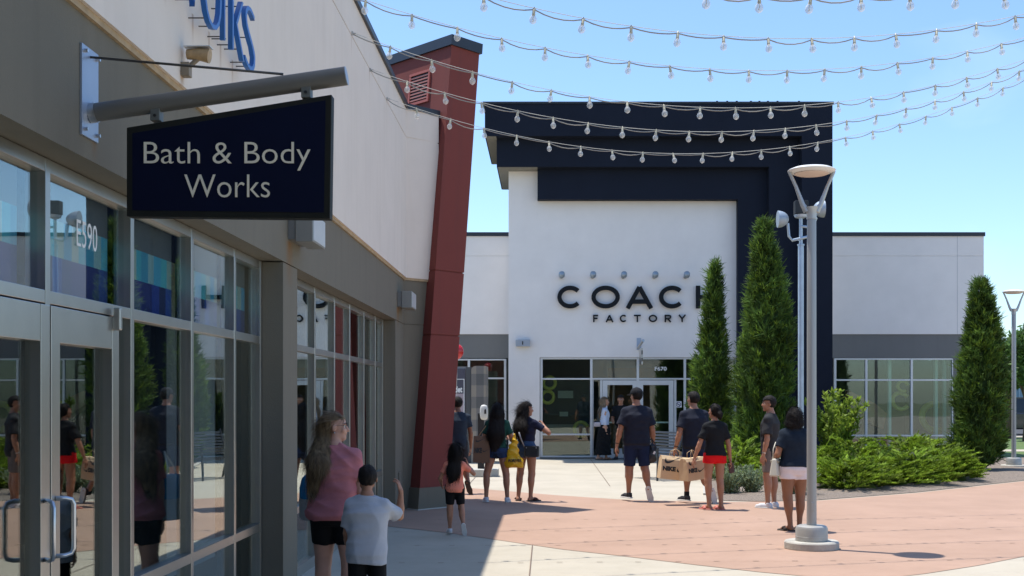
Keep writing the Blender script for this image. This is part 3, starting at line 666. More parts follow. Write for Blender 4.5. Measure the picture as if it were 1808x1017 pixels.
def stroke(mb, pts, wd, y0, y1):
    """flat strokes in x-z joined with mitres"""
    n = len(pts); L_ = []; R_ = []
    for i, p in enumerate(pts):
        p = Vector(p); d0 = (p-Vector(pts[i-1])).normalized() if i else None; d1 = (Vector(pts[i+1])-p).normalized() if i < n-1 else None
        d = ((d0 or d1)+(d1 or d0)).normalized(); nn = Vector((-d.y, d.x)); k = 1/max(0.3, nn.dot(Vector((-(d1 or d0).y, (d1 or d0).x))))
        L_.append(p+nn*wd/2*k); R_.append(p-nn*wd/2*k)
    v = []
    for a, b2 in zip(L_, R_): v += [(a.x, y0, a.y), (b2.x, y0, b2.y), (a.x, y1, a.y), (b2.x, y1, b2.y)]
    f = []
    for i in range(n-1):
        b = i*4; f += [(b, b+1, b+5, b+4), (b+2, b+6, b+7, b+3), (b, b+4, b+6, b+2), (b+1, b+3, b+7, b+5)]
    f += [(0, 2, 3, 1), ((n-1)*4, (n-1)*4+1, (n-1)*4+3, (n-1)*4+2)]
    mb.add(v, f)
def glyph(ch, x0, x1, z0, z1, wd, ya, yb):
    m = MB(); w_ = x1-x0; h_ = z1-z0; cx, cz = (x0+x1)/2, (z0+z1)/2; e = wd/2
    arc = lambda a0, a1, n=22: [(cx+(w_/2-e)*math.cos(R(a0+(a1-a0)*i/n)), cz+(h_/2-e)*math.sin(R(a0+(a1-a0)*i/n))) for i in range(n+1)]
    S = lambda pts, k=0: stroke(m, pts, wd, ya+k*0.0012, yb)
    if ch == 'O': S(arc(0, 180)); S(arc(180, 360), 1)
    elif ch == 'C': S(arc(42, 318, 30))
    elif ch == 'A': S([(x0+e, z0), (cx, z1-e*0.6)]); S([(cx, z1-e*0.6), (x1-e, z0)], 1); S([(x0+w_*.25, z0+h_*.3), (x1-w_*.25, z0+h_*.3)], 2)
    elif ch == 'H': S([(x0+e, z0), (x0+e, z1)]); S([(x1-e, z0), (x1-e, z1)]); S([(x0+e, cz), (x1-e, cz)], 1)
    elif ch == 'F': S([(x0+e, z0), (x0+e, z1)]); S([(x0+e, z1-e), (x1, z1-e)], 1); S([(x0+e, cz), (x1-w_*.12, cz)], 1)
    elif ch == 'T': S([(cx, z0), (cx, z1-wd)]); S([(x0, z1-e), (x1, z1-e)], 1)
    elif ch == 'R':
        S([(x0+e, z0), (x0+e, z1)]); S([(x0+e, z1-e), (cx+.1*w_, z1-e), (x1-e*1.4, z1-h_*.16), (x1-e, z1-h_*.28), (x1-e*1.4, z1-h_*.42), (cx+.1*w_, cz-e*.4), (x0+e, cz-e*.4)], 1); S([(cx, cz-e*.5), (x1-e, z0)], 2)
    elif ch == 'Y': S([(cx, z0), (cx, cz)]); S([(x0+e, z1), (cx, cz-e*.3)], 1); S([(x1-e, z1), (cx, cz-e*.3)], 2)
    return m
zt, zb = H(505, ZW), H(545, ZW)
for ch, a, b2 in (('C', 984, 1029), ('O', 1044, 1094), ('A', 1104, 1153), ('C', 1163, 1209), ('H', 1228, 1270)):
    l_ = glyph(ch, X(a, ZW), X(b2, ZW), zb, zt, 0.118, ZW-0.12, ZW-0.05).build('letter', M_LET, CS)
zt, zb = H(556, ZW), H(569, ZW)
for ch, a, b2 in (('F', 1047, 1056), ('A', 1069, 1083), ('C', 1094, 1107), ('T', 1119, 1131), ('O', 1145, 1160), ('R', 1173, 1185), ('Y', 1197, 1211)):
    glyph(ch, X(a, ZW), X(b2, ZW), zb, zt, 0.04, ZW-0.08, ZW-0.04).build('letter', M_LET, CS)
for i, (px, nm) in enumerate(((991, 'above the first C'), (1046, 'above the letter O'), (1100, 'above the letter A'), (1155, 'above the second C'), (1210, 'beside the tip of the smaller juniper'))):
    x = X(px, ZW); t = thing('spotlight', 'small grey round sign light '+nm, 'light', (x, ZW, H(486, ZW)), group='sign lights over the black letters')
    MB().lathe([(0.05, 0), (0.06, 0.02), (0.06, 0.05)], (0, 0, 0)).build('tmp', M_ALU) if False else None
    m = MB(); m.tube([(x, ZW, H(489, ZW)), (x, ZW-0.05, H(489, ZW))], 0.055, 14); m.tube([(x, ZW-0.04, H(489, ZW)), (x+0.02, ZW-0.28, H(484, ZW))], 0.02, 8); m.build('mount', M_ALU, t)
    m = MB(); c = Vector((x+0.01, ZW-0.30, H(486, ZW))); dr_ = Vector((0.0, 0.85, -0.5)).normalized()
    m.tube([c-dr_*0.07, c-dr_*0.06, c-dr_*.03, c+dr_*.02, c+dr_*0.06], [0.025, 0.06, 0.082, 0.086, 0.088], 18); m.build('lamp_head', mat('spot_grey', (0.30, 0.36, 0.42), 0.4, metal=0.4), t, smooth=40)
# things seen inside the shops
M_YEL = mat('yellow_ring', (0.42, 0.38, 0.06), 0.5, noise=0.1)
def cring(px, py, z, r, a0, a1, th, label, rot=0):
    m = MB(); pts = []; n = 22
    for k in range(n+1):
        a = R(a0+(a1-a0)*k/n); pts.append((X(px, z)+r*math.cos(a), z+0.3*r*math.sin(a+rot), H(py, z)+r*math.sin(a)))
    m.tube(pts, th, 10)
    o = m.build('ring_ornament', M_YEL, smooth=40); tag(o, label, 'ornament'); return o
cring(1652, 737, 35.2, 0.40, 55, 330, 0.10, 'large yellow open ring hanging inside the right wing window')
cring(1590, 708, 35.4, 0.24, 30, 320, 0.065, 'lower yellow open ring of the pair in the middle right wing pane')
cring(1594, 682, 35.4, 0.15, 10, 300, 0.05, 'small yellow open ring at top of the middle right wing pane')
cring(967, 701, 33.9, 0.17, 0, 360, 0.05, 'yellow ring link low in the left factory shop pane')
cring(970, 676, 33.9, 0.17, 0, 360, 0.05, 'yellow ring link high in the left factory shop pane')
cring(1026, 758, 34.3, 0.20, 20, 320, 0.055, 'yellow open ring near the floor in the left factory shop pane')
cring(1218, 695, 33.9, 0.14, 0, 360, 0.05, 'yellow ring behind the glass beside the smaller juniper')
SH_ = thing('display_shelf', 'low lit display shelves with pale cards inside the left factory shop window', 'shelf', (X(1000, 35), 35.2, 0))
MB().box(X(962, 35), X(1040, 35), 35, 35.5, 0.55, 0.62).box(X(962, 35), X(1040, 35), 35, 35.5, 1.15, 1.2).box(X(962, 35), X(1040, 35), 35.45, 35.5, 0.02, 2.2).build('rack', mat('shelf_dark', (0.05, 0.06, 0.055), 0.6), SH_)
MB().box(X(985, 35), X(1012, 35), 34.95, 34.97, H(703, 35), H(690, 35)).box(X(988, 35), X(1003, 35), 34.95, 34.97, H(735, 35), H(727, 35)).build('card', mat('card', (0.4, 0.42, 0.36)), SH_)
MB().box(X(962, 35), X(1040, 35), 34.9, 34.95, 0.62, 0.9).build('shelf_front', mat('shelf_front', (0.25, 0.24, 0.2)), SH_)
tag(MB().box(X(1075, 36), X(1160, 36), 36.4, 36.5, 0.02, 2.6).build('wood_screen', mat('wood_screen', (0.16, 0.07, 0.03), 0.7, noise=0.3, nscale=4)), 'brown wooden screen inside the factory shop doors', 'screen')
bn = MB(); bn.prism_y([(X(1500, 35), H(690, 35)), (X(1545, 35), H(712, 35)), (X(1566, 35), H(730, 35)), (X(1560, 35), H(757, 35)), (X(1545, 35), H(752, 35)), (X(1500, 35), H(715, 35))], 35.0, 35.5)
tag(bn.build('display_banner', mat('banner_orange', (0.34, 0.16, 0.09), 0.7)), 'slanted terracotta display board inside the right wing window', 'display')
tl = MB()
for px in (1568, 1650, 1665): tl.box(X(px, 34.6), X(px+5, 34.6), 34.55, 34.7, 0.03, 3.0)
tag(tl.build('display_posts', mat('post_teal', (0.35, 0.5, 0.46), 0.5)), 'pale green posts of the display inside the right wing window', 'display')
tag(MB().box(X(1665, 35), X(1676, 35), 35.0, 35.3, 0.7, 1.2).box(X(1665, 35), X(1676, 35), 35.0, 35.3, 1.5, 1.75).build('display_block', mat('teal_block', (0.03, 0.45, 0.30), 0.5)), 'bright teal blocks at the right edge of the right wing window', 'display')

# building opposite (only seen mirrored in the shop windows)
OB = thing('shop_building', 'low cream shop row standing behind the viewpoint and mirrored in the windows', 'building', (5, -26, 0))
m = MB(); m.box(-12, 22, -30, -26, 3.0, 6.0)
for x in range(-12, 22, 4): m.box(x, x+0.8, -30, -26, 0, 3.0)
m.build('wall', M_CREAM, OB); MB().box(-11.9, 21.9, -27.0, -26.6, 0.0, 3.0).build('window', M_BLIND, OB); MB().box(-12.1, 22.1, -30, -25.8, 6.0, 6.2).build('coping', M_COPE, OB)

# kiosk corner at the left wing
KB = thing('photo_kiosk', 'round topped kiosk with grey checked side panel behind the red pylon', 'kiosk', (-1.9, 30.5, 0))
zk = 30.5
def chk():
    m = mat('grey_check', (0.3,)*3, 0.6); t = m.node_tree; L = t.links; b = t.nodes["Principled BSDF"]
    tcn = t.nodes.new("ShaderNodeTexCoord"); sp_ = t.nodes.new("ShaderNodeSeparateXYZ"); L.new(tcn.outputs['Object'], sp_.inputs[0])
    outs = []
    for ax, mul, sh in (('X', 2.6, 0.25), ('Z', 1.7, 0.1)):
        a = t.nodes.new("ShaderNodeMath"); a.operation = 'MULTIPLY_ADD'; a.inputs[1].default_value = mul; a.inputs[2].default_value = sh; L.new(sp_.outputs[ax], a.inputs[0])
        f = t.nodes.new("ShaderNodeMath"); f.operation = 'FRACT'; L.new(a.outputs[0], f.inputs[0])
        g_ = t.nodes.new("ShaderNodeMath"); g_.operation = 'GREATER_THAN'; g_.inputs[1].default_value = 0.5; L.new(f.outputs[0], g_.inputs[0]); outs.append(g_.outputs[0])
    s2 = t.nodes.new("ShaderNodeMath"); s2.operation = 'ADD'; L.new(outs[0], s2.inputs[0]); L.new(outs[1], s2.inputs[1])
    r = t.nodes.new("ShaderNodeValToRGB"); r.color_ramp.interpolation = 'CONSTANT'; e = r.color_ramp.elements
    dv = t.nodes.new("ShaderNodeMath"); dv.operation = 'DIVIDE'; dv.inputs[1].default_value = 2.01; L.new(s2.outputs[0], dv.inputs[0])
    e[0].position = 0; e[0].color = (0.24, 0.21, 0.17, 1); e[1].position = 0.3; e[1].color = (0.15, 0.14, 0.13, 1); x = e.new(0.8); x.color = (0.09, 0.09, 0.088, 1)
    L.new(dv.outputs[0], r.inputs[0]); L.new(r.outputs[0], b.inputs['Base Color']); return m
x0, x1 = X(832, zk), X(858, zk); zt_ = H(646, zk)
poly = [(x0, 0.0), (x1, 0.0), (x1, zt_)]+[(x0+0.12-0.12*math.cos(R(90-a)), zt_-0.12+0.12*math.sin(R(90-a))) for a in range(0, 91, 15)]
MB().prism_y(poly, zk, zk+1.2).build('checked_panel', chk(), KB)
MB().box(X(823, zk), x0-0.005, zk+0.05, zk+1.2, 0, H(648, zk)).build('cabinet', mat('kiosk_dark', (0.06, 0.065, 0.07), 0.6), KB)
MB().box(X(800, zk), X(823, zk)-0.004, zk+0.1, zk+1.2, 0, H(647, zk)).build('frame', mat('kiosk_grey', (0.2, 0.2, 0.2), 0.6), KB)
pq = MB().box(X(796, zk), X(821, zk), zk+0.07, zk+0.1, 0.3, H(651, zk)).build('poster', mat('poster_slate', (0.06, 0.06, 0.085), 0.5), KB)
MB().box(X(800, zk), X(818.5, zk), zk+0.064, zk+0.07, 0.5, H(695, zk)).build('poster_lower', mat('poster_mauve', (0.33, 0.27, 0.30), 0.6), pq)
MB().box(X(818.5, zk), X(819.6, zk), zk+0.06, zk+0.07, 0.5, H(669, zk)).box(X(800, zk), X(818.5, zk), zk+0.06, zk+0.07, H(670, zk), H(669, zk)).build('poster_line', mat('decal_white', (0.75,)*3), pq)
text_mesh('lettering', 'outlet', mat('decal_white', (0.75,)*3), 0.2, 0.003, pq, (X(792, zk), zk+0.06, H(693, zk)), width=X(816, zk)-X(792, zk), height=0.16, offset=0.006)
SN = thing('sanitizer_stand', 'dark post with white oval dispenser on a pale octagonal concrete foot', 'dispenser', (X(852, 25.5), 25.5, 0))
zs = 25.5; xc = X(850, zs)
oc = [(xc+0.40*math.cos(R(22.5+45*k)), zs+0.40*math.sin(R(22.5+45*k))) for k in range(8)]
MB().prism(oc, 0.0, 0.16).build('foot', M_CONC, SN, bevel=0.015)
MB().box(xc-0.08, xc+0.06, zs-0.04, zs+0.04, 0.16, 1.35).build('post', M_BLACK, SN, bevel=0.01)
m = MB(); c = Vector((X(855, zs), zs-0.10, H(728, zs)))
v = []; f = []
for i in range(9):
    for j in range(16):
        a = math.pi*i/8; b2 = 2*math.pi*j/16; se = lambda q, e_: math.copysign(abs(q)**e_, q)
        v.append((c.x+0.088*se(math.sin(a), .6)*se(math.cos(b2), .6), c.y+0.06*se(math.sin(a), .6)*se(math.sin(b2), .6), c.z+0.165*se(math.cos(a), .75)))
for i in range(8):
    for j in range(16): f.append((i*16+j, i*16+(j+1) % 16, (i+1)*16+(j+1) % 16, (i+1)*16+j))
m.add(v, f); dp = m.build('dispenser', mat('dispenser_white', (0.55, 0.54, 0.50), 0.45), SN, smooth=True)
MB().prism_y([(c.x+0.01, c.z-0.03), (c.x+0.05, c.z-0.03), (c.x+0.05, c.z+0.05), (c.x+0.03, c.z+0.075), (c.x+0.01, c.z+0.05)], c.y-0.066, c.y-0.05).build('dispenser_window', M_BLACK, dp)
bl = MB(); cb_ = PX(814, 621, 27)
v = []; f = []
for i in range(11):
    for j in range(16):
        a = math.pi*i/10; b2 = 2*math.pi*j/16; rr = 0.15*math.sin(a)*(1-0.18*(i/10)**2)
        v.append((cb_.x-0.08+rr*math.cos(b2), cb_.y+rr*math.sin(b2), cb_.z+0.17*math.cos(a)-0.02*(i == 10)))
for i in range(10):
    for j in range(16): f.append((i*16+j, i*16+(j+1) % 16, (i+1)*16+(j+1) % 16, (i+1)*16+j))
BLN = thing('balloon', 'glossy red balloon peeking out behind the leaning red pylon', 'balloon', tuple(cb_))
bl.add(v, f); bl.build('skin', mat('balloon_red', (0.5, 0.01, 0.015), 0.2, coat=0.5), BLN, smooth=True)
MB().tube([(cb_.x-0.08, cb_.y, cb_.z-0.16), (cb_.x-0.1, cb_.y, 1.9), (cb_.x-0.09, cb_.y, 0.9)], 0.004, 5).build('string', M_WIRE, BLN)

# ------------------------------------------------------------------ lamp posts
def lamp(loc, label, group):
    t = thing('street_lamp', label, 'lamp post', loc, group=group)
    B = lambda m, n_, mt, p=t, **k: m.build(n_, mt, p, world=False, **k)
    B(MB().lathe([(0.295, 0), (0.30, 0.01), (0.30, 0.075), (0.288, 0.09)], seg=40), 'foot', M_CONC, bevel=0.004)
    B(MB().lathe([(0.172, 0.088), (0.177, 0.095), (0.177, 0.225), (0.165, 0.25), (0.14, 0.262), (0.0, 0.264)], seg=40), 'base_cover', mat('base_cover', (0.40, 0.39, 0.36), 0.45, metal=0.3, noise=0.1, nscale=4), smooth=35)
    B(MB().lathe([(0.172, 0.139), (0.179, 0.141), (0.172, 0.144)], seg=40), 'seam', M_ALUW)
    B(MB().lathe([(0.055, 0.262), (0.053, 1.0), (0.050, 3.64), (0.046, 3.66)], seg=24), 'pole', M_POLE, smooth=35)
    hh_ = B(MB().box(-0.02, 0.02, -0.060, -0.048, 0.42, 0.52), 'hand_hole', M_POLE, bevel=0.006)
    yk = MB(); yk.lathe([(0.054, 3.655), (0.056, 3.67), (0.053, 3.70), (0.062, 3.75), (0.075, 3.79)], seg=20)
    for s in (-1, 1):
        yk.tube([(s*0.055, 0, 3.74), (s*0.10, 0, 3.82), (s*0.175, 0, 4.02), (s*0.24, 0, 4.165), (s*0.252, 0, 4.19)], [0.036, 0.027, 0.019, 0.019, 0.017], 10)
    B(yk, 'fork', mat('fork_grey', (0.45, 0.46, 0.46), 0.4, metal=0.4), smooth=40)
    hd = B(MB().lathe([(0.12, 4.158), (0.22, 4.170), (0.258, 4.187), (0.264, 4.196), (0.252, 4.205), (0.20, 4.226), (0.10, 4.240), (0.0, 4.243)], seg=40), 'lamp_head', M_LAMPWHITE, smooth=50)
    B(MB().lathe([(0.0, 4.143), (0.16, 4.148), (0.19, 4.158), (0.19, 4.166)], seg=32), 'diffuser', M_DIFF, hd, smooth=40)
    return t
LP1 = lamp((PX(1433, 960, 13.2).x, 13.2, 0), 'tall grey lamp post with ring shaped fork head standing on the terracotta paving', 'lamp posts of the plaza')
LP2 = copy_tree(LP1); LP2.location = (PX(1790, 700, 28.2).x, 28.2, 0); LP2['label'] = 'distant lamp post at the far right beyond the last juniper'
LP3z = 23.6; xq = X(1414, LP3z)
DP = thing('flood_light_pole', 'slim blue grey pole with two half dome flood lights behind the tall juniper', 'lamp post', (xq, LP3z, 0))
MB().tube([(xq, LP3z, 0), (xq, LP3z, H(432, LP3z))], 0.058, 16).build('pole', M_BLUEPOLE, DP, smooth=40)
MB().tube([(xq, LP3z, H(432, LP3z)), (xq, LP3z, H(385, LP3z))], 0.035, 14).lathe([(0.07, 0), (0.07, 0.03), (0.04, 0.04)], (xq, LP3z, H(434, LP3z))).build('mast', M_BLUEPOLE, DP, smooth=40)
MB().box(xq-0.13, xq+0.13, LP3z-.1, LP3z+.1, H(378, LP3z), H(355, LP3z)).build('speaker_box', M_BLACK, DP, bevel=0.01)
MB().lathe([(0.03, -.05), (0.12, -0.02), (0.14, 0.03)], (xq, LP3z, H(382, LP3z))).build('collar', M_BLUEPOLE, DP, smooth=40)
a_ = MB(); a_.tube([(xq+0.2, LP3z-0.02, H(417, LP3z)), (X(1398, LP3z), LP3z-.05, H(425, LP3z)), (X(1392, LP3z), LP3z-.06, H(418, LP3z)), (X(1390, LP3z), LP3z-.06, H(395, LP3z))], 0.028, 12)
a_.tube([(xq, LP3z-0.02, H(400, LP3z)), (X(1434, LP3z), LP3z-.05, H(402, LP3z)), (X(1440, LP3z), LP3z-.06, H(385, LP3z))], 0.028, 12)
a_.build('arm', M_BLUEPOLE, DP, smooth=40)
for px, py, sg in ((1381, 387, 1), (1447, 369, -1)):
    c = PX(px, py, LP3z-.06); v = []; f = []
    for i in range(9):
        for j in range(15):
            a = math.pi/2*i/8; b2 = 2*math.pi*j/15     # half dome with flat side
            v.append((c.x-0.09*sg+sg*0.22*math.cos(a), c.y+0.17*math.sin(a)*math.sin(b2), c.z+0.17*math.sin(a)*math.cos(b2)))
    for i in range(8):
        for j in range(15): f.append((i*15+j, i*15+(j+1) % 15, (i+1)*15+(j+1) % 15, (i+1)*15+j))
    f.append(tuple(range(120, 135)))
    MB().add(v, f).build('flood_head', mat('flood_bluegrey', (0.34, 0.40, 0.46), 0.45, metal=0.3), DP, smooth=50)
# garden spot in the shrubs
GS = thing('garden_spotlight', 'small black garden spotlight among the spreading junipers', 'light', (X(1609, 23), 23.0, 0))
c = PX(1609, 808, 23)
MB().tube([(c.x, 23, 0.0), (c.x, 23, c.z-0.05)], 0.015, 8).build('stake', M_BLACK, GS); MB().tube([c+Vector((-.09, 0, -.05)), c+Vector((0.06, 0, 0.05))], [0.05, 0.075], 14).build('lamp_head', M_BLACK, GS, smooth=40)

# bench
BN = thing('bench', 'black slatted metal bench near the factory shop doors', 'bench', (X(1166, 24.6), 24.7, 0), R(118))
M_BENCH = mat('bench_black', (0.035, 0.036, 0.04), 0.45, metal=0.2)
m = MB()
for k in range(7): m.box(-0.6, 0.6, 0.02+k*0.062, 0.06+k*0.062, 0.43-0.004*k, 0.45-0.004*k)
m.build('seat', M_BENCH, BN, world=False)
m = MB()
for k in range(8):
    z = 0.52+k*0.062; y = -0.03-0.045*k/2
    m.obox((0, y, z), 1.2, 0.016, 0.04, Matrix.Rotation(R(14), 3, 'X'))
m.build('backrest', M_BENCH, BN, world=False)
for s in (-1, 1):
    q = MB(); q.tube([(s*0.6, 0.46, 0), (s*0.6, 0.45, 0.42), (s*0.6, 0.45, 0.66)], 0.022, 8); q.build('leg', M_BENCH, BN, world=False)
    q = MB(); q.tube([(s*0.6, -0.12, 0), (s*0.6, 0.0, 0.42), (s*0.6, -0.2, 1.02)], 0.022, 8); q.build('leg', M_BENCH, BN, world=False)
    q = MB(); q.box(s*0.6-0.03, s*0.6+0.03, -0.05, 0.52, 0.655, 0.675); q.build('armrest', M_BENCH, BN, world=False)

# ------------------------------------------------------------------ string lights
M_CABLE = mat('cable_dark', (0.34, 0.32, 0.28), 0.5)
bulb_me = None
def proto_bulb():
    s_ = MB().lathe([(0.010, 0.0), (0.014, -0.005), (0.014, -0.035), (0.017, -0.04), (0.015, -0.052)], seg=10)
    s_.tube([(-0.012, 0, 0), (0, 0, 0.022), (0.012, 0, 0)], 0.005, 5)
    b = MB().lathe([(0.012, -0.046), (0.019, -0.054), (0.030, -0.071), (0.034, -0.088), (0.030, -0.107), (0.018, -0.120), (0.003, -0.128)], seg=14)
    fl = MB().tube([(0, 0, -0.055), (0.004, 0, -0.08), (-0.006, 0, -0.10), (0.006, 0, -0.104)], 0.0035, 5)
    return s_, b, fl
sk, bb, flm = proto_bulb()
def meshof(mb, m): 
    o = mb.build('t', m, smooth=50); me = o.data; bpy.data.objects.remove(o); return me
sk_me, bb_me, fl_me = meshof(sk, M_SOCK), meshof(bb, M_BULB), meshof(flm, mat('filament', (0.6, 0.5, 0.35), 0.4, metal=0.6))
def string_light(Z0, pts, label, first, n, anchor=True, gap=0.457, slope=0.30):
    """pts: photo pixels on the wire; the wire hangs in a vertical plane from the wall at distance Z0"""
    S, Hh = [], []
    A = Vector((DC, Z0)); D = Vector((1, slope)).normalized()
    for px, py in pts:
        k = (px-CX)/FPX   # x = k*y ; A.x + s D.x = k (A.y + s D.y)
        s = (k*A.y-A.x)/(D.x-k*D.y); y = A.y+s*D.y; S.append(s); Hh.append(EYE-(py-CY)*y/FPX)
    cf = np.polyfit(S, Hh, 3 if len(pts) > 5 else 2); smax = max(S)+ (1.2)
    P = lambda s: Vector((A.x+s*D.x, A.y+s*D.y, float(np.polyval(cf, s))))
    t = thing('string_light', label, 'string lights', tuple(P(0)), group='festoon strings over the plaza')
    ss = list(np.arange(0, smax, 0.22))
    MB().tube([P(s)+Vector((0, 0, 0.012)) for s in ss], 0.0035, 5).build('support_wire', M_WIRE, t)
    cp = []
    k = 0; s = first; nodes = [0.0]
    while s < smax and k < n: nodes.append(s); s += gap; k += 1
    nodes.append(min(s, smax))
    for a, b in zip(nodes[:-1], nodes[1:]):
        sag = random.uniform(0.006, 0.05)
        for q in range(5):
            u_ = q/5; p = P(a+(b-a)*u_); p.z -= 4*sag*u_*(1-u_); cp.append(p)
    MB().tube(cp, 0.006, 6).build('cable', M_CABLE, t, smooth=True)
    for a in nodes[1:-1]:
        p = P(a)-t.location
        so_ = bpy.data.objects.new('socket', sk_me); COL.objects.link(so_); so_.parent = t; so_.location = p
        so_.rotation_euler = (random.uniform(-.15, .15), random.uniform(-.2, .2), random.uniform(0, 3)); sc = 1.0
        b = bpy.data.objects.new('bulb', bb_me); COL.objects.link(b); b.parent = so_
        f = bpy.data.objects.new('filament', fl_me); COL.objects.link(f); f.parent = so_
    MB().tube([(DC-.01, Z0, P(0).z), (DC+0.05, Z0, P(0).z)], 0.006, 6).box(DC, DC+.02, Z0-.01, Z0+.01, P(0).z-.02, P(0).z+.02).build('wall_hook', M_ALU, t)
string_light(8.3, [(1293, -8), (1391, -5), (1490, -4), (1586, -7), (1680, -10), (1000, -75)], 'highest festoon string, just showing bulbs at the top edge', 0.3, 30)
string_light(9.9, [(880, 3), (972, 23), (1061, 39), (1152, 53), (1241, 63), (1329, 70), (1415, 72), (1499, 69), (1582, 61), (1665, 52), (1745, 40), (1808, 28), (700, -50)], 'second festoon string from the top crossing only open sky', 0.25, 30)
string_light(11.5, [(640, 3), (692, 18), (776, 38), (855, 63), (936, 81), (1018, 96), (1098, 108), (1176, 118), (1254, 126), (1330, 128), (1409, 127), (1481, 123), (1558, 114), (1630, 105), (1700, 93), (1808, 70)], 'festoon string crossing the cap of the red pylon', 0.35, 30)
string_light(12.8, [(620, 60), (660, 74), (738, 99), (810, 121), (883, 141), (956, 157), (1029, 171), (1100, 181), (1171, 189), (1242, 192), (1310, 193), (1378, 190), (1444, 184), (1510, 178), (1575, 168), (1638, 155), (1700, 140), (1808, 108)], 'festoon string running just under the navy roof edge', 0.42, 30)
string_light(14.1, [(653, 124), (700, 139), (767, 160), (832, 178), (898, 195), (963, 208), (1031, 218), (1095, 226), (1159, 232), (1222, 234), (1286, 233), (1347, 231), (1409, 226), (1465, 219), (1525, 209), (1583, 196), (1641, 184), (1696, 166), (1750, 147), (1808, 122)], 'festoon string across the middle of the navy fascia', 0.45, 30)
string_light(15.6, [(683, 177), (722, 187), (781, 207), (842, 225), (902, 238), (961, 250), (1021, 260), (1080, 267), (1138, 271), (1196, 273), (1253, 273), (1309, 270), (1364, 265), (1420, 256), (1474, 247), (1526, 236), (1574, 224), (1625, 209), (1675, 193), (1724, 175), (1808, 140)], 'lowest festoon string across the stepped navy canopy', 0.40, 30)
# ------------------------------------------------------------------ vegetation
def leafmat(name, c, c2, trans=0.3):
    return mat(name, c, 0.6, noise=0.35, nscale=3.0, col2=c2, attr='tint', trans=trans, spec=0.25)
M_JUN = leafmat('juniper_leaf', (0.066, 0.128, 0.028), (0.145, 0.245, 0.045))
M_SPR = leafmat('spreading_leaf', (0.17, 0.28, 0.025), (0.31, 0.43, 0.04))
M_LIME = leafmat('lime_leaf', (0.20, 0.31, 0.035), (0.34, 0.46, 0.06), 0.45)
M_SAGE = leafmat('sage_leaf', (0.22, 0.30, 0.17), (0.34, 0.42, 0.25))
M_OAK = leafmat('far_leaf', (0.07, 0.14, 0.03), (0.12, 0.22, 0.05))
M_BARK = mat('bark', (0.13, 0.09, 0.065), 0.95, noise=0.35, nscale=14, bump=0.8, bscale=40, stretch=(1, 1, 0.2))
def blades(base, dirs, length, width, tint, curve=0.25, seg=2):
    """feathery blades: tapering strips. base,dirs (n,3)"""
    n = len(base); up = rng.normal(size=(n, 3)); side = np.cross(dirs, up); side /= np.linalg.norm(side, axis=1)[:, None]+1e-9
    bend = np.cross(side, dirs)*curve*rng.uniform(-1, 1, (n, 1))+np.array([0, 0, 0.12])
    L_ = length[:, None]; W_ = width[:, None]
    p0 = base; p1 = base+dirs*L_*0.5+bend*L_*0.15; p2 = base+dirs*L_+bend*L_*0.5
    V = np.stack([p0-side*W_*.3, p0+side*W_*.3, p1-side*W_*.5, p1+side*W_*.5, p2-side*W_*.08, p2+side*W_*.08], 1).reshape(-1, 3)
    b = np.arange(n)[:, None]*6
    F = np.concatenate([b+np.array([[0, 1, 3, 2]]), b+np.array([[2, 3, 5, 4]])], 1).reshape(-1, 4)
    T = np.repeat(tint, 6, 0)
    # tips lighter than bases (young growth)
    g = np.tile(np.array([0.8, 0.8, 1, 1, 1.15, 1.15]), n)[:, None]
    return V, F, T*g
def norm(a): return a/(np.linalg.norm(a, axis=-1, keepdims=True)+1e-9)
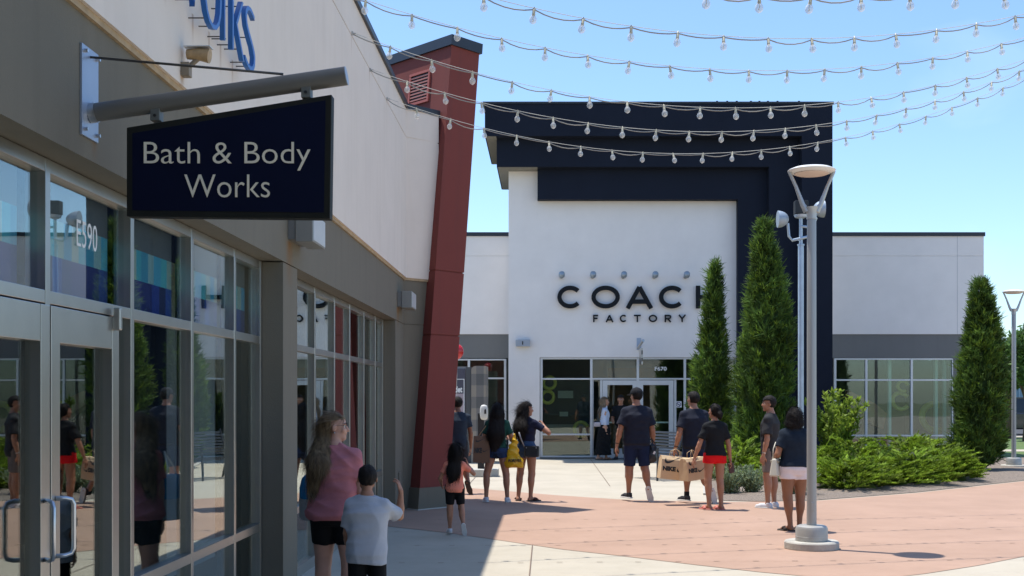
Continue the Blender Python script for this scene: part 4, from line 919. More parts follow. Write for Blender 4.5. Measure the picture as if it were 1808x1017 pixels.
def juniper(x, y, h, r, label, seed, prof=None, n_tuft=2600, low=0.12):
    g = np.random.default_rng(seed)
    t = thing('juniper_tree', label, 'tree', (x, y, 0.03), group='columnar junipers in the bed')
    prof = prof or [(0, .42), (.06, .80), (.15, .95), (.3, 1.0), (.5, .90), (.7, .68), (.85, .42), (.95, .2), (1.0, .04)]
    pz, pr = zip(*prof)
    # uneven outline: lobes per angle and height
    la = g.uniform(0, 6.28, 14); lz = g.uniform(0, 1, 14); lm = g.uniform(-.30, .26, 14)
    def rad(u_, a):
        rr = np.interp(u_, pz, pr)
        for A_, Z_, M_ in zip(la, lz, lm):
            d = np.minimum(np.abs(a-A_), 6.283-np.abs(a-A_)); rr = rr*(1+M_*np.exp(-(d/0.9)**2-((u_-Z_)/0.075)**2))
        return rr*r
    # tufts: branchlet sprays
    u_ = g.beta(1.05, 1.25, n_tuft)*(1-low*.3)+low*.25; u_ = np.clip(u_, 0.02, 0.985); a = g.uniform(0, 6.283, n_tuft)
    f = np.sqrt(g.uniform(0.30, 1.0, n_tuft)); R_ = rad(u_, a)*f
    lean = 0.04*np.sin(u_*5+seed)
    c = np.stack([R_*np.cos(a)+lean, R_*np.sin(a), u_*h*0.95], 1)
    out = np.stack([np.cos(a), np.sin(a), np.zeros_like(a)], 1)
    main = norm(out*g.uniform(.35, .9, (n_tuft, 1))+np.array([0, 0, 1.0])*g.uniform(.5, 1.1, (n_tuft, 1))+g.normal(size=(n_tuft, 3))*.22)
    clump = 0.50+0.80*np.clip(0.5+0.5*np.sin(a*3+u_*17+seed)*np.sin(u_*31+a*2), 0, 1)+g.normal(size=n_tuft)*.12
    k = 15
    base = np.repeat(c, k, 0)+np.repeat(main, k, 0)*g.uniform(-.05, .12, (n_tuft*k, 1))
    dirs = norm(np.repeat(main, k, 0)+g.normal(size=(n_tuft*k, 3))*.48)
    big = np.where(g.uniform(size=n_tuft) < .13, 1.55, 1.0); ln = g.uniform(.05, .15, n_tuft*k)*np.repeat(g.uniform(.7, 1.3, n_tuft)*big, k); wd = g.uniform(.010, .022, n_tuft*k)
    tn = np.repeat(clump, k)[:, None]*g.uniform(.75, 1.25, (n_tuft*k, 1))*np.array([1.0, 1.0, 1.0])
    yl = np.repeat(g.uniform(size=n_tuft) < .22, k)[:, None]; tn = np.where(yl, tn*np.array([1.7, 1.5, .9]), tn)
    V, F, T = blades(base, dirs, ln, wd, tn)
    V += np.array([x, y, 0.03])
    npmesh('foliage', V, F, M_JUN, t, smooth=False, tint=T)
    # dense inner foliage mass, lumpy
    na, nz_ = 26, 44; AA, UU = np.meshgrid(np.linspace(0, 6.283, na, endpoint=False), np.linspace(0.015, .93, nz_))
    RR = rad(UU, AA)*(.66+.10*np.sin(AA*5+UU*40)+g.normal(size=AA.shape)*.05)
    V = np.stack([x+RR*np.cos(AA)+0.04*np.sin(UU*5+seed), y+RR*np.sin(AA), UU*h*.95+.03], -1).reshape(-1, 3)
    F = [(i*na+j, i*na+(j+1) % na, (i+1)*na+(j+1) % na, (i+1)*na+j) for i in range(nz_-1) for j in range(na)]
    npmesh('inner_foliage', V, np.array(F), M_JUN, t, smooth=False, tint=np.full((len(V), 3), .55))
    m = MB(); 
    m.tube([(x, y, 0), (x+.02, y, h*.3), (x+.03, y, h*.75)], [.08, .06, .02], 8)
    for q in range(5):
        a_ = q*1.26+seed; m.tube([(x, y, 0.02), (x+.12*math.cos(a_), y+.12*math.sin(a_), .35), (x+.25*math.cos(a_), y+.25*math.sin(a_), 1.0)], [.04, .03, .012], 6)
    m.build('trunk', M_BARK, t, smooth=True)
    return t
juniper(X(1259, 28.4), 28.4, 5.15, 0.45, 'smaller columnar juniper nearest the factory shop doors', 3, n_tuft=1900, prof=[(0, .55), (.06, .85), (.15, 1.0), (.3, .98), (.5, .82), (.65, .62), (.78, .42), (.9, .2), (.97, .08), (1.0, .03)])
juniper(X(1349, 26.6), 26.6, 5.9, 0.65, 'tallest columnar juniper, in the middle beside the pale flood light pole', 11, n_tuft=3000,
        prof=[(0, .75), (.1, .98), (.25, 1.0), (.45, .92), (.6, .80), (.72, .64), (.84, .42), (.93, .20), (1, .04)])
juniper(X(1730, 27.0), 27.0, 4.55, 0.58, 'columnar juniper standing alone at the right corner of the wing', 23, n_tuft=2700,
        prof=[(0, .35), (.05, .75), (.15, 1.0), (.3, .98), (.5, .86), (.68, .62), (.82, .44), (.93, .24), (1, .05)])

def spreading(x, y, r, h, label, seed, n=420):
    g = np.random.default_rng(seed)
    t = thing('spreading_juniper', label, 'shrub', (x, y, 0.03), group='spreading junipers in the bed')
    h = h*.80; r = r*.86; a = g.uniform(0, 6.283, n); s = np.sqrt(g.uniform(0.02, 1, n)); rr = s*r*(1+.22*np.sin(a*4+seed)+.12*np.sin(a*7))
    zz = h*(1-s**2.2)*(.75+.35*np.sin(a*3+s*8+seed))+.06+g.uniform(-.04, .05, n)
    c = np.stack([x+rr*np.cos(a), y+rr*np.sin(a), np.maximum(zz, .06)], 1)
    out = np.stack([np.cos(a+g.normal(size=n)*.5), np.sin(a+g.normal(size=n)*.5), g.uniform(.15, .55, n)], 1); out = norm(out)
    # each branch: plume of blades along an arching stem of 0.35 m
    k = 46; tt = g.uniform(0, 1, (n, k)); L0 = g.uniform(.22, .5, n)[:, None]
    base = c[:, None, :]+out[:, None, :]*(tt*L0)[..., None]; base[..., 2] += -0.10*tt**2*L0
    side = norm(np.cross(out, [0, 0, 1])); sg = g.choice([-1, 1], (n, k))[..., None]
    dirs = norm(out[:, None, :]*1.0+side[:, None, :]*sg*g.uniform(.1, .6, (n, k, 1))+g.normal(size=(n, k, 3))*.18+np.array([0, 0, .18]))
    ln = (g.uniform(.06, .13, (n, k))*(1.1-.5*tt)).ravel(); wd = g.uniform(.010, .020, n*k)
    tn = np.repeat(g.uniform(.35, 1.5, n), k)[:, None]*g.uniform(.8, 1.2, (n*k, 1))*np.ones((1, 3))
    V, F, T = blades(base.reshape(-1, 3), dirs.reshape(-1, 3), ln, wd, tn)
    npmesh('foliage', V, F, M_SPR, t, smooth=False, tint=T)
    na, nz_ = 24, 9; AA, SS = np.meshgrid(np.linspace(0, 6.283, na, endpoint=False), np.linspace(0.0, 1.0, nz_))
    Rr = SS*r*.93*(1+.22*np.sin(AA*4+seed)); Z_ = np.maximum(h*(1-SS**2.2)*.8*(.75+.35*np.sin(AA*3+SS*8+seed)), 0.0)
    V = np.stack([x+Rr*np.cos(AA), y+Rr*np.sin(AA), Z_], -1).reshape(-1, 3)
    F = [(i*na+j, i*na+(j+1) % na, (i+1)*na+(j+1) % na, (i+1)*na+j) for i in range(nz_-1) for j in range(na)]
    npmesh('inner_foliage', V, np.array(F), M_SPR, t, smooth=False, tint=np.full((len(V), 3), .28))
    return t
for i, (px, Z_, r, h, lb, n) in enumerate((
    (1492, 21.6, .62, .52, 'spreading juniper just right of the near lamp post, lowest and nearest', 300),
    (1545, 22.6, .72, .50, 'bright green spreading juniper in front of the middle of the wing window', 380),
    (1610, 23.0, .62, .58, 'spreading juniper behind the small black garden spotlight', 320),
    (1660, 24.0, .66, .62, 'dark mounded spreading juniper at the right end of the row', 420),
    (1500, 24.6, .85, .80, 'spreading juniper at the foot of the lime green shrub', 380),
    (1590, 25.8, .95, .85, 'tall spreading juniper against the wing window', 420),
    (1632, 27.0, .7, .80, 'spreading juniper at the back left of the lone juniper', 320),
    (1305, 24.5, .7, .75, 'bright spreading juniper between the two tall junipers at their foot', 300),
    (1440, 24.2, .7, .62, 'spreading juniper hidden partly behind the near lamp post', 260),
    (1395, 23.2, .55, .50, 'spreading juniper behind the woman in pale shorts', 200))):
    spreading(X(px, Z_), Z_, r, h, lb, 40+i, n)
def leafy(name, x, y, r, h, label, m, seed, stems=14, k=70, leaf=(.05, .10), wl=.35, upright=1.0, tint=1.0):
    g = np.random.default_rng(seed); t = thing(name, label, 'shrub', (x, y, 0.03))
    sb = MB(); B, D, Ln, Wd = [], [], [], []
    for s in range(stems):
        a = g.uniform(0, 6.283); q = g.uniform(.15, 1)*r; H_ = h*g.uniform(.6, 1.0); 
        P = [Vector((x+.05*math.cos(a), y+.05*math.sin(a), .0)), Vector((x+q*.45*math.cos(a), y+q*.45*math.sin(a), H_*.5)), Vector((x+q*math.cos(a+.3), y+q*math.sin(a+.3), H_))]
        sb.tube(P, [.012, .009, .003], 5)
        for _ in range(k):
            u_ = g.uniform(.12, 1.0); p = P[0].lerp(P[1], u_*2) if u_ < .5 else P[1].lerp(P[2], u_*2-1)
            d = Vector(g.normal(size=3)); d.z = abs(d.z)*upright+.2; d.normalize()
            B.append(p+Vector(g.normal(size=3))*.05*(1.1-u_)*r*2.2); D.append(d)
    n = len(B); V, F, T = blades(np.array(B), np.array(D), g.uniform(leaf[0], leaf[1], n), g.uniform(leaf[0], leaf[1], n)*wl, g.uniform(.6, 1.3, (n, 1))*np.ones((1, 3))*tint)
    npmesh('foliage', V, F, m, t, smooth=False, tint=T); sb.build('stem', mat('stem_green', (0.15, 0.17, 0.06), 0.8), t, smooth=True)
    return t
leafy('leafy_shrub', X(1476, 26.0), 26.0, .78, 2.0, 'lime green open shrub with arching leafy shoots behind the lamp post', M_LIME, 71, stems=28, k=130, leaf=(.08, .15), wl=.42)
for i, (px, Z_, r, lb) in enumerate(((1290, 20.6, .45, 'pale sage shrub at the left tip of the bed'), (1328, 20.6, .42, 'pale sage shrub behind the man in grey shorts'), (1405, 20.3, .4, 'pale sage shrub behind the woman in pale shorts'))):
    leafy('sage_shrub', X(px, Z_), Z_, r, .52, lb, M_SAGE, 80+i, stems=46, k=42, leaf=(.03, .06), wl=.38)
# far trees, building and cars on the right
def broad_tree(x, y, h, r, label, seed, n=900):
    g = np.random.default_rng(seed); t = thing('broadleaf_tree', label, 'tree', (x, y, 0), group='trees by the car park')
    c0 = np.array([x, y, h-r*.9]); cl = g.normal(size=(26, 3)); cl = norm(cl)*np.cbrt(g.uniform(.1, 1, (26, 1)))*np.array([r, r, r*.8])*.8+c0
    C = np.repeat(cl, n//26, 0); m_ = len(C); P = C+norm(g.normal(size=(m_, 3)))*g.uniform(.3, 1, (m_, 1))*r*.36
    k = 8; B = np.repeat(P, k, 0)+g.normal(size=(m_*k, 3))*.10; D = norm(g.normal(size=(m_*k, 3))+np.array([0, 0, .3]))
    tn = np.repeat(np.repeat(g.uniform(.6, 1.35, 26), n//26), k)[:, None]*g.uniform(.7, 1.3, (m_*k, 1))*np.ones((1, 3))
    V, F, T = blades(B, D, g.uniform(.12, .25, m_*k), g.uniform(.08, .14, m_*k), tn)
    npmesh('crown', V, F, M_OAK, t, smooth=False, tint=T)
    q = MB().tube([(x, y, 0), (x+.1, y, h*.4), (x, y, h-r)], [.16, .12, .07], 8)
    for w_ in range(5): a = w_*1.3; q.tube([(x, y, h*.38), (x+r*.5*math.cos(a), y+r*.5*math.sin(a), h-r*.8)], [.07, .02], 6)
    q.build('trunk', M_BARK, t, smooth=True)
broad_tree(X(1812, 46), 46, 4.2, 1.15, 'round green tree half out of frame at the right edge', 5, 1100)
broad_tree(X(1780, 49), 49, 3.2, 0.75, 'low green tree behind the distant lamp post', 6, 800)
broad_tree(X(1850, 44), 44, 4.6, 1.5, 'larger green tree just beyond the right edge', 8, 1100)
FB = thing('office_building', 'pale blue glass office building far behind the lone juniper', 'building', (X(1830, 110), 110, 0))
xa, xb_ = X(1745, 110), X(2100, 110)
MB().box(xa, xb_, 110, 130, 0, H(612, 110)).build('wall', mat('office_glass', (0.14, 0.24, 0.34), 0.3, noise=0.15, nscale=0.6), FB)
MB().box(xa-.5, xb_+.5, 109, 131, H(612, 110), H(597, 110)).build('roof', mat('office_roof', (0.55, 0.57, 0.6), 0.6), FB)
for py in (640, 668): MB().box(xa, xb_, 109.9, 109.99, H(py+2, 110), H(py, 110)).build('band', mat('office_band', (0.3, 0.4, 0.5), 0.5), FB)
for px in range(1750, 2100, 12): MB().box(X(px, 110), X(px+1, 110), 109.8, 109.89, 0, H(612, 110)).build('mullion', mat('office_band', (0.3, 0.4, 0.5), 0.5), FB)

def car(x, y, label, colr, rz=0, L_=4.7, hh=1.7):
    t = thing('parked_car', label, 'car', (x, y, 0.0), rz, group='cars in the car park')
    paint = mat('car_paint_%d' % int(colr[0]*1000), colr, 0.25, coat=0.8)
    w2 = 0.92
    def loft(secs, name, m_, bev=0.03):
        b = MB(); n = len(secs[0]); v = [p for s in secs for p in s]; f = []
        for i in range(len(secs)-1):
            for k in range(n): f.append((i*n+k, i*n+(k+1) % n, (i+1)*n+(k+1) % n, (i+1)*n+k))
        f.append(tuple(range(n))[::-1]); f.append(tuple(range((len(secs)-1)*n, len(secs)*n)))
        return b.add(v, f).build(name, m_, t, bevel=bev, smooth=35, world=False)
    prof = [(-L_/2, .45), (-L_/2+.02, .8), (-L_/2+.15, 1.0), (-L_*.10, 1.02), (L_*.22, 1.0), (L_/2-.25, .88), (L_/2, .66), (L_/2, .35), (L_/2-.1, .25), (-L_/2+.1, .25)]
    loft([[(px_, yy*w2*k_, pz_) for px_, pz_ in prof] for yy, k_ in ((-1, 1), (1, 1))], 'body', paint, .08)
    roof = [(-L_/2+.12, 1.0), (-L_/2+.45, hh-.08), (-L_/2+.9, hh), (L_*.02, hh), (L_*.24, 1.0)]
    loft([[(px_, -w2*.9+(pz_-1)*.2, pz_) for px_, pz_ in roof], [(px_, w2*.9-(pz_-1)*.2, pz_) for px_, pz_ in roof]], 'cabin', mat('car_glass', (0.02, 0.025, 0.03), 0.08), .04)
    rf = [(-L_/2+.42, hh-.09), (-L_/2+.9, hh+.012), (L_*.02, hh+.012), (L_*.05, hh-.06), (-L_/2+.9, hh-.03)]
    loft([[(px_, -w2*.76, pz_) for px_, pz_ in rf], [(px_, w2*.76, pz_) for px_, pz_ in rf]], 'roof', paint, .01)
    for sx in (-1, 1):
        for sy in (-1, 1):
            c = (sx*L_*.31, sy*w2*.9, .34)
            wh = MB().tube([(c[0], c[1]-.11, c[2]), (c[0], c[1]-.1, c[2]), (c[0], c[1]+.1, c[2]), (c[0], c[1]+.11, c[2])], [.31, .34, .34, .31], 22).build('wheel', M_BLACK, t, smooth=40, world=False)
            MB().tube([(c[0], c[1]+sy*.112, c[2]), (c[0], c[1]+sy*.125, c[2])], [.22, .18], 18).build('rim', M_STEEL, wh, smooth=40, world=False)
    for sy in (-1, 1):
        MB().box(-L_/2-.02, -L_/2+.1, sy*.8-.12, sy*.8+.12, .75, .92).build('tail_light', mat('tail_red', (0.4, .01, .01), .3), t, bevel=.01, world=False)
        MB().box(L_/2-.12, L_/2+.01, sy*.72-.16, sy*.72+.16, .62, .76).build('headlight', M_LAMPWHITE, t, bevel=.01, world=False)
    return t
car(X(1797, 55), 55, 'dark suv parked in the car park beyond the far lamp post', (0.012, 0.014, 0.018), R(2))
car(X(1790, 66), 66, 'white car with its roof showing above the dark suv', (0.6, 0.6, 0.62), R(-4), hh=1.6)
car(X(1870, 66), 65, 'silver car further along behind the dark suv', (0.35, 0.36, 0.38), R(3), hh=1.6)
# ------------------------------------------------------------------ people: signed-distance bodies, surface nets
def surfnets(F, org, h):
    s = F < 0
    c = s[:-1, :-1, :-1].astype(np.int8)
    tot = np.zeros_like(c)
    offs = [(i, j, k) for i in (0, 1) for j in (0, 1) for k in (0, 1)]
    nx, ny, nz_ = F.shape
    for i, j, k in offs: tot += s[i:nx-1+i, j:ny-1+j, k:nz_-1+k]
    mask = (tot > 0) & (tot < 8); idx = np.argwhere(mask)
    if len(idx) == 0: return np.zeros((0, 3)), np.zeros((0, 4), int)
    acc = np.zeros((len(idx), 3)); cnt = np.zeros(len(idx))
    for a in range(8):
        for b in range(a+1, 8):
            A, B = np.array(offs[a]), np.array(offs[b])
            if abs(A-B).sum() != 1: continue
            f0 = F[tuple((idx+A).T)]; f1 = F[tuple((idx+B).T)]; m = (f0 < 0) != (f1 < 0)
            t = np.where(m, f0/np.where(m, f0-f1, 1), 0)
            acc += np.where(m[:, None], A+(B-A)*t[:, None], 0); cnt += m
    V = (idx+acc/cnt[:, None])*h+org
    vid = -np.ones(mask.shape, int); vid[mask] = np.arange(len(idx)); Q = []
    for ax in range(3):
        o1, o2 = [(1, 2), (2, 0), (0, 1)][ax]
        sl0 = [slice(None)]*3; sl1 = [slice(None)]*3; sl0[ax] = slice(0, -1); sl1[ax] = slice(1, None)
        s0, s1 = s[tuple(sl0)], s[tuple(sl1)]; d = s0 != s1
        e = np.argwhere(d); e = e[(e[:, o1] > 0) & (e[:, o2] > 0) & (e[:, o1] < F.shape[o1]-1) & (e[:, o2] < F.shape[o2]-1)]
        if len(e) == 0: continue
        u = np.zeros(3, int); v = np.zeros(3, int); u[o1] = 1; v[o2] = 1
        q = np.stack([vid[tuple((e-u-v).T)], vid[tuple((e-v).T)], vid[tuple(e.T)], vid[tuple((e-u).T)]], 1)
        fl = s0[tuple(e.T)]; q[~fl] = q[~fl][:, ::-1]; Q.append(q)
    Q = np.concatenate(Q); return V, Q[(Q >= 0).all(1)]
A3 = lambda p: np.array(p, dtype=np.float64)
def P_cone(a, b, ra, rb, k=.02, flat=None, cut=None):
    """tapered limb; flat=(axis vector, factor) squashes it; cut=True trims it flat at b"""
    a, b = A3(a), A3(b); d = b-a; L2 = d@d+1e-12; rm = max(ra, rb)*1.1+.03
    def f(P):
        q = P-a; t = np.clip((q@d)/L2, 0, 1); w = q-t[..., None]*d
        if flat is not None:
            ax = A3(flat[0]); ax = ax/np.linalg.norm(ax); w = w+(w@ax)[..., None]*ax*(1/flat[1]-1)
        r = np.linalg.norm(w, axis=-1)-(ra+(rb-ra)*t)
        if flat is not None: r = r*min(1, flat[1]*1.5)
        if cut: r = np.maximum(r, (P-b)@(d/math.sqrt(L2)))
        return r
    return (f, np.minimum(a, b)-rm, np.maximum(a, b)+rm, k)
def P_ell(c, r, M=None, k=.02):
    c, r = A3(c), A3(r); M = np.eye(3) if M is None else np.array(M)   # columns = local axes
    def f(P):
        q = (P-c)@M; return (np.linalg.norm(q/r, axis=-1)-1)*r.min()
    m = r.max()*1.05+.03; return (f, c-m, c+m, k)
def P_sect(S, k=.02, z0=None, z1=None):
    """stack of elliptical cross-sections (z, cx, cy, a, b)"""
    S = np.array(sorted(S)); zs = S[:, 0]
    def f(P):
        z = P[..., 2]; cx, cy, a, b = [np.interp(z, zs, S[:, i]) for i in range(1, 5)]
        x, y = (P[..., 0]-cx)/a, (P[..., 1]-cy)/b
        r = (np.abs(x)**2.3+np.abs(y)**2.3)**(1/2.3)
        d = (r-1)*np.minimum(a, b)
        return np.maximum(d, np.maximum(zs[0]-z, z-zs[-1])) 
    m = .05; lo = A3([(S[:, 1]-S[:, 3]).min()-m, (S[:, 2]-S[:, 4]).min()-m, zs[0]-m]); hi = A3([(S[:, 1]+S[:, 3]).max()+m, (S[:, 2]+S[:, 4]).max()+m, zs[-1]+m])
    return (f, lo, hi, k)
def sdf_mesh(prims, h, post=None, lo=None, hi=None):
    L0 = np.min([p[1] for p in prims], 0); H0 = np.max([p[2] for p in prims], 0)
    if lo is not None: L0 = np.maximum(L0, lo)
    if hi is not None: H0 = np.minimum(H0, hi)
    L0 = np.floor(L0/h)*h-2*h; n = np.ceil((H0-L0)/h).astype(int)+3
    F = np.full(tuple(n), 0.3)
    for f, a, b, k in prims:
        i0 = np.clip(((a-L0)/h).astype(int)-1, 0, n); i1 = np.clip(((b-L0)/h).astype(int)+3, 0, n)
        if (i1 <= i0).any(): continue
        g = np.stack(np.meshgrid(*[np.arange(i0[q], i1[q])*h+L0[q] for q in range(3)], indexing='ij'), -1)
        d = f(g); sl = tuple(slice(i0[q], i1[q]) for q in range(3)); o = F[sl]
        w = np.clip(.5+.5*(o-d)/k, 0, 1); F[sl] = o*(1-w)+d*w-k*w*(1-w)
    if post:
        g = np.stack(np.meshgrid(*[np.arange(n[q])*h+L0[q] for q in range(3)], indexing='ij'), -1); F = post(F, g)
    F[0] = F[-1] = .3; F[:, 0] = F[:, -1] = .3; F[:, :, 0] = F[:, :, -1] = .3
    return surfnets(F, L0, h)
def wrinkle(amp, seed):
    def f(F, g):
        x, y, z = g[..., 0], g[..., 1], g[..., 2]; s = seed
        q = 0
        for i, (a, b, c, w) in enumerate(((9, 14, 21, 1.0), (-13, 9, 17, .9), (19, -11, 12, .6), (-7, 23, 34, .5))):
            wv = a*x+b*y+c*z+2.2*np.sin(5.1*x-4.3*z+3*y+s+i)+1.1*np.sin(9.7*z+6*x+s*2+i)
            m = np.clip(.5+.8*np.sin(6.3*x*(1+i*.3)-5.1*z+4*y+s*1.7+i*2), 0, 1); q = q+w*m*(np.abs(np.sin(wv))**.7-.6)
        return F+amp*q*1.3
    return f
def strands(amp, seed, fr=90):
    def f(F, g):
        x, y, z = g[..., 0], g[..., 1], g[..., 2]
        w = .02*np.sin(14*z+seed)+.012*np.sin(31*z+seed*2)
        return F+amp*(np.sin(fr*(x+w))*.6+np.sin(fr*1.7*(x*.6+y+w)+seed)*.4)
    return f
def unit(v): v = A3(v); return v/np.linalg.norm(v)
def add_strands(VF, n, ln, wd, seed, curl=0.0, lift=.004, hc=None, back=None):
    V, F = VF; g = np.random.default_rng(seed)
    fn = np.cross(V[F[:, 2]]-V[F[:, 0]], V[F[:, 3]]-V[F[:, 1]]); fn = fn/(np.linalg.norm(fn, axis=1, keepdims=True)+1e-9)
    i = g.integers(0, len(F), n); P = V[F[i]].mean(1); N = fn[i]
    D = np.array([0, 0, -1.0])+g.normal(size=(n, 3))*(.16+curl)
    if hc is not None: D = D+back*2.2*np.clip((P[:, 2]-hc[2])/.05+.6, 0, 1)[:, None]
    D = D+0; D -= (D*N).sum(1, keepdims=True)*N; D /= np.linalg.norm(D, axis=1, keepdims=True)+1e-9
    S = np.cross(D, N); L_ = g.uniform(.5, 1.2, (n, 1))*ln; W = wd*g.uniform(.5, 1.3, (n, 1)); segs = 4; pts = []
    ph = g.uniform(0, 6.28, (n, 1)); lf = g.uniform(0, 1, (n, 1))
    for q in range(segs):
        u = q/(segs-1); c = P+N*(lift*(.3+lf)+lift*1.4*u*lf*(1 if curl == 0 else 2.5))+D*L_*u+S*(.012+curl*.03)*np.sin(ph+u*(3+curl*9))*u-N*L_*u*u*.10
        w = W*(1-.75*u); pts += [c-S*w, c+S*w]
    A = np.stack(pts, 1).reshape(-1, 3); b = np.arange(n)[:, None]*segs*2+len(V)
    Q = np.concatenate([b+np.array([[2*q, 2*q+1, 2*q+3, 2*q+2]]) for q in range(segs-1)], 0)
    return np.concatenate([V, A]), np.concatenate([F, Q])
SKIN = {}
def skinmat(n, c): return mat('skin_'+n, c, 0.5, noise=0.08, nscale=12, spec=0.4)
M_HAIRB = mat('hair_black', (0.012, 0.009, 0.008), 0.7, noise=0.4, nscale=60, stretch=(1, 1, .12), spec=0.25)
M_HAIRBR = mat('hair_blonde_brown', (0.085, 0.052, 0.028), 0.6, noise=0.55, nscale=38, col2=(0.27, 0.18, 0.095), stretch=(1, 1, .15), spec=0.3)
M_HAIRL = mat('hair_light_brown', (0.15, 0.10, 0.06), 0.45, noise=0.4, nscale=50, col2=(0.30, 0.22, 0.13), stretch=(1, 1, .1))
def cloth(name, c, n=.1): return mat('cloth_'+name, c, 0.85, noise=n, nscale=14, bump=0.25, bscale=260, spec=0.2)
def Rz(a): c, s = math.cos(R(a)), math.sin(R(a)); return np.array([[c, -s, 0], [s, c, 0], [0, 0, 1]])
def Rx(a): c, s = math.cos(R(a)), math.sin(R(a)); return np.array([[1, 0, 0], [0, c, -s], [0, s, c]])
def Ry(a): c, s = math.cos(R(a)), math.sin(R(a)); return np.array([[c, 0, s], [0, 1, 0], [-s, 0, c]])
PEOPLE = {}
def person(px, fy, label, H_, yaw=0, head=(0, 0), sex='f', fat=1.0, lean=(0, 0), la=None, ra=None, ll=None, rl=None, skin=('tan', (0.42, 0.21, 0.13)),
           hair='long', hairm=None, shirt=None, shorts=None, skirt=None, shoes=None, near=False, hs=1.0, grp=None, Zat=None, hair_w=1.0, hair_len=.62, tuck=False, sh_w=1.0):
    Zd = Zat or EYE*FPX/(fy-CY); wx = X(px, Zd)
    t = thing('person', label, 'person', (wx, Zd, 0.006), R(yaw), grp)
    H = H_; k = H/1.72
    vb = 0.011 if near else 0.014; vf = 0.0045 if near else 0.0062
    skm = skinmat(*skin)
    female = sex == 'f'
    shw = H*(.096 if female else .110)*sh_w; hipw = H*.052
    arm = lambda d, s, dflt: d if d else dflt
    # legs
    th, sh = .235*H, .225*H
    def leg(d, s):
        d = d or ((s*.06, .02, -1), (s*.02, -.04, -1), None)
        hip = A3((s*hipw, 0, 0)); kn = hip+unit(d[0])*th; an = kn+unit(d[1])*sh
        ft = unit(d[2]) if d[2] else unit((s*.18, 1, 0)); 
        shin = unit(d[1]); up = -shin; up = up-ft*(up@ft)
        if np.linalg.norm(up) < .2: up = np.array([0, 0, 1.0])
        if not d[2]: up = np.array([0, 0, 1.0])
        up = unit(up); return hip, kn, an, ft, up
    Ls, Rs = leg(ll, -1), leg(rl, 1)
    low = min(min((L[2]-L[4]*.052*H)[2], (L[2]-L[4]*.052*H+L[3]*.10*H)[2]) for L in (Ls, Rs))
    off = A3((0, 0, -low)); Ls = [p+off if i < 3 else p for i, p in enumerate(Ls)]; Rs = [p+off if i < 3 else p for i, p in enumerate(Rs)]
    hz = -low; zz = lambda f: hz+(f-.505)*H        # height fraction above the hip joint line
    # centre the person over the feet
    lx, ly = lean
    cxy = lambda z: (lx*max(0, z-hz), ly*max(0, z-hz))
    def sec(f, a, b, oy=0): z = zz(f); c = cxy(z); return (z, c[0], c[1]+oy*H, a*H, b*H)
    F_ = fat
    if female: TS = [sec(.455, .070*F_, .055*F_), sec(.50, .098*F_, .072*F_, -.006), sec(.54, .094*F_, .066*F_, -.004), sec(.60, .074*F_, .054*F_), sec(.66, .074*F_, .056*F_, .004), sec(.72, .084*F_, .064*F_, .010), sec(.78, .088*F_**.6, .055*F_**.6), sec(.80, .076*F_**.5, .044), sec(.828, .046, .036, -.004), sec(.85, .033, .032, -.002)]
    else: TS = [sec(.455, .068*F_, .055*F_), sec(.50, .090*F_, .068*F_, -.004), sec(.55, .086*F_, .062*F_), sec(.61, .080*F_, .060*F_, .003), sec(.68, .088*F_, .062*F_, .004), sec(.75, .102*F_**.7, .064*F_**.7), sec(.79, .094*F_**.5, .052), sec(.815, .070*F_**.4, .044, -.004), sec(.838, .045, .038, -.004), sec(.855, .036, .035, -.002)]
    sc_ = cxy(zz(.81))
    def armp(d, s):
        d = d or ((s*.16, .02, -1), (s*.03, .22, -1))
        S = A3((s*shw+sc_[0], sc_[1]-.004*H, zz(.784))); E = S+unit(d[0])*.172*H; Wp = E+unit(d[1])*.150*H
        hd = unit(d[2]) if len(d) > 2 and d[2] else unit(d[1]); curl = d[3] if len(d) > 3 else 28
        pn = unit(d[4]) if len(d) > 4 else None
        return S, E, Wp, hd, curl, pn, s
    LA, RA = armp(la, -1), armp(ra, 1)
    fa = .5+.5*F_
    body = [P_sect(TS, .03)]
    for hip, kn, an, ft, up in (Ls, Rs):
        body += [P_cone(hip+A3((0, 0, .0)), kn, .056*H*F_ if female else .052*H*F_, .034*H*fa, .03), P_cone(kn, an, .031*H*fa, .021*H, .02),
                 P_ell(kn+(an-kn)*.28+A3((0, -.010*H, 0)), (.032*H*fa, .034*H*fa, .075*H), k=.03), P_cone(kn+ft*.004, kn+(an-kn)*.06+ft*.006, .032*H*fa, .028*H*fa, .02),
                 P_cone(an-ft*.012*H-up*.030*H, an-ft*.018*H-up*.036*H, .020*H, .020*H, .015), P_cone(an-up*.022*H, an+ft*.085*H-up*.040*H, .019*H, .014*H, .02)]
    for S, E, Wp, hd, curl, pn, s in (LA, RA):
        body += [P_cone(S, E, .029*H*fa, .0225*H*fa, .03), P_cone(E, E+(Wp-E)*.35, .0235*H*fa, .0235*H*fa, .015), P_cone(E+(Wp-E)*.3, Wp, .0235*H*fa, .0145*H, .015)]
    nk = A3((cxy(zz(.84))[0], cxy(zz(.84))[1]-.006*H, zz(.825))); hc = A3((cxy(zz(.93))[0]+lx*.02, cxy(zz(.93))[1]+.014*H, zz(.848)+.082*H*hs))
    body.append(P_cone(nk, hc+A3((0, -.012*H, -.045*H*hs)), .034*H*(.9 if female else 1.05)*F_**.3, .030*H*(.9 if female else 1.02), .02))
    HM = Rz(head[0])@Rx(head[1])      # columns are head axes
    def hp(x, y, z): return hc+HM@(A3((x, y, z))*H*hs)
    hr = lambda *r: tuple(v*H*hs for v in r)
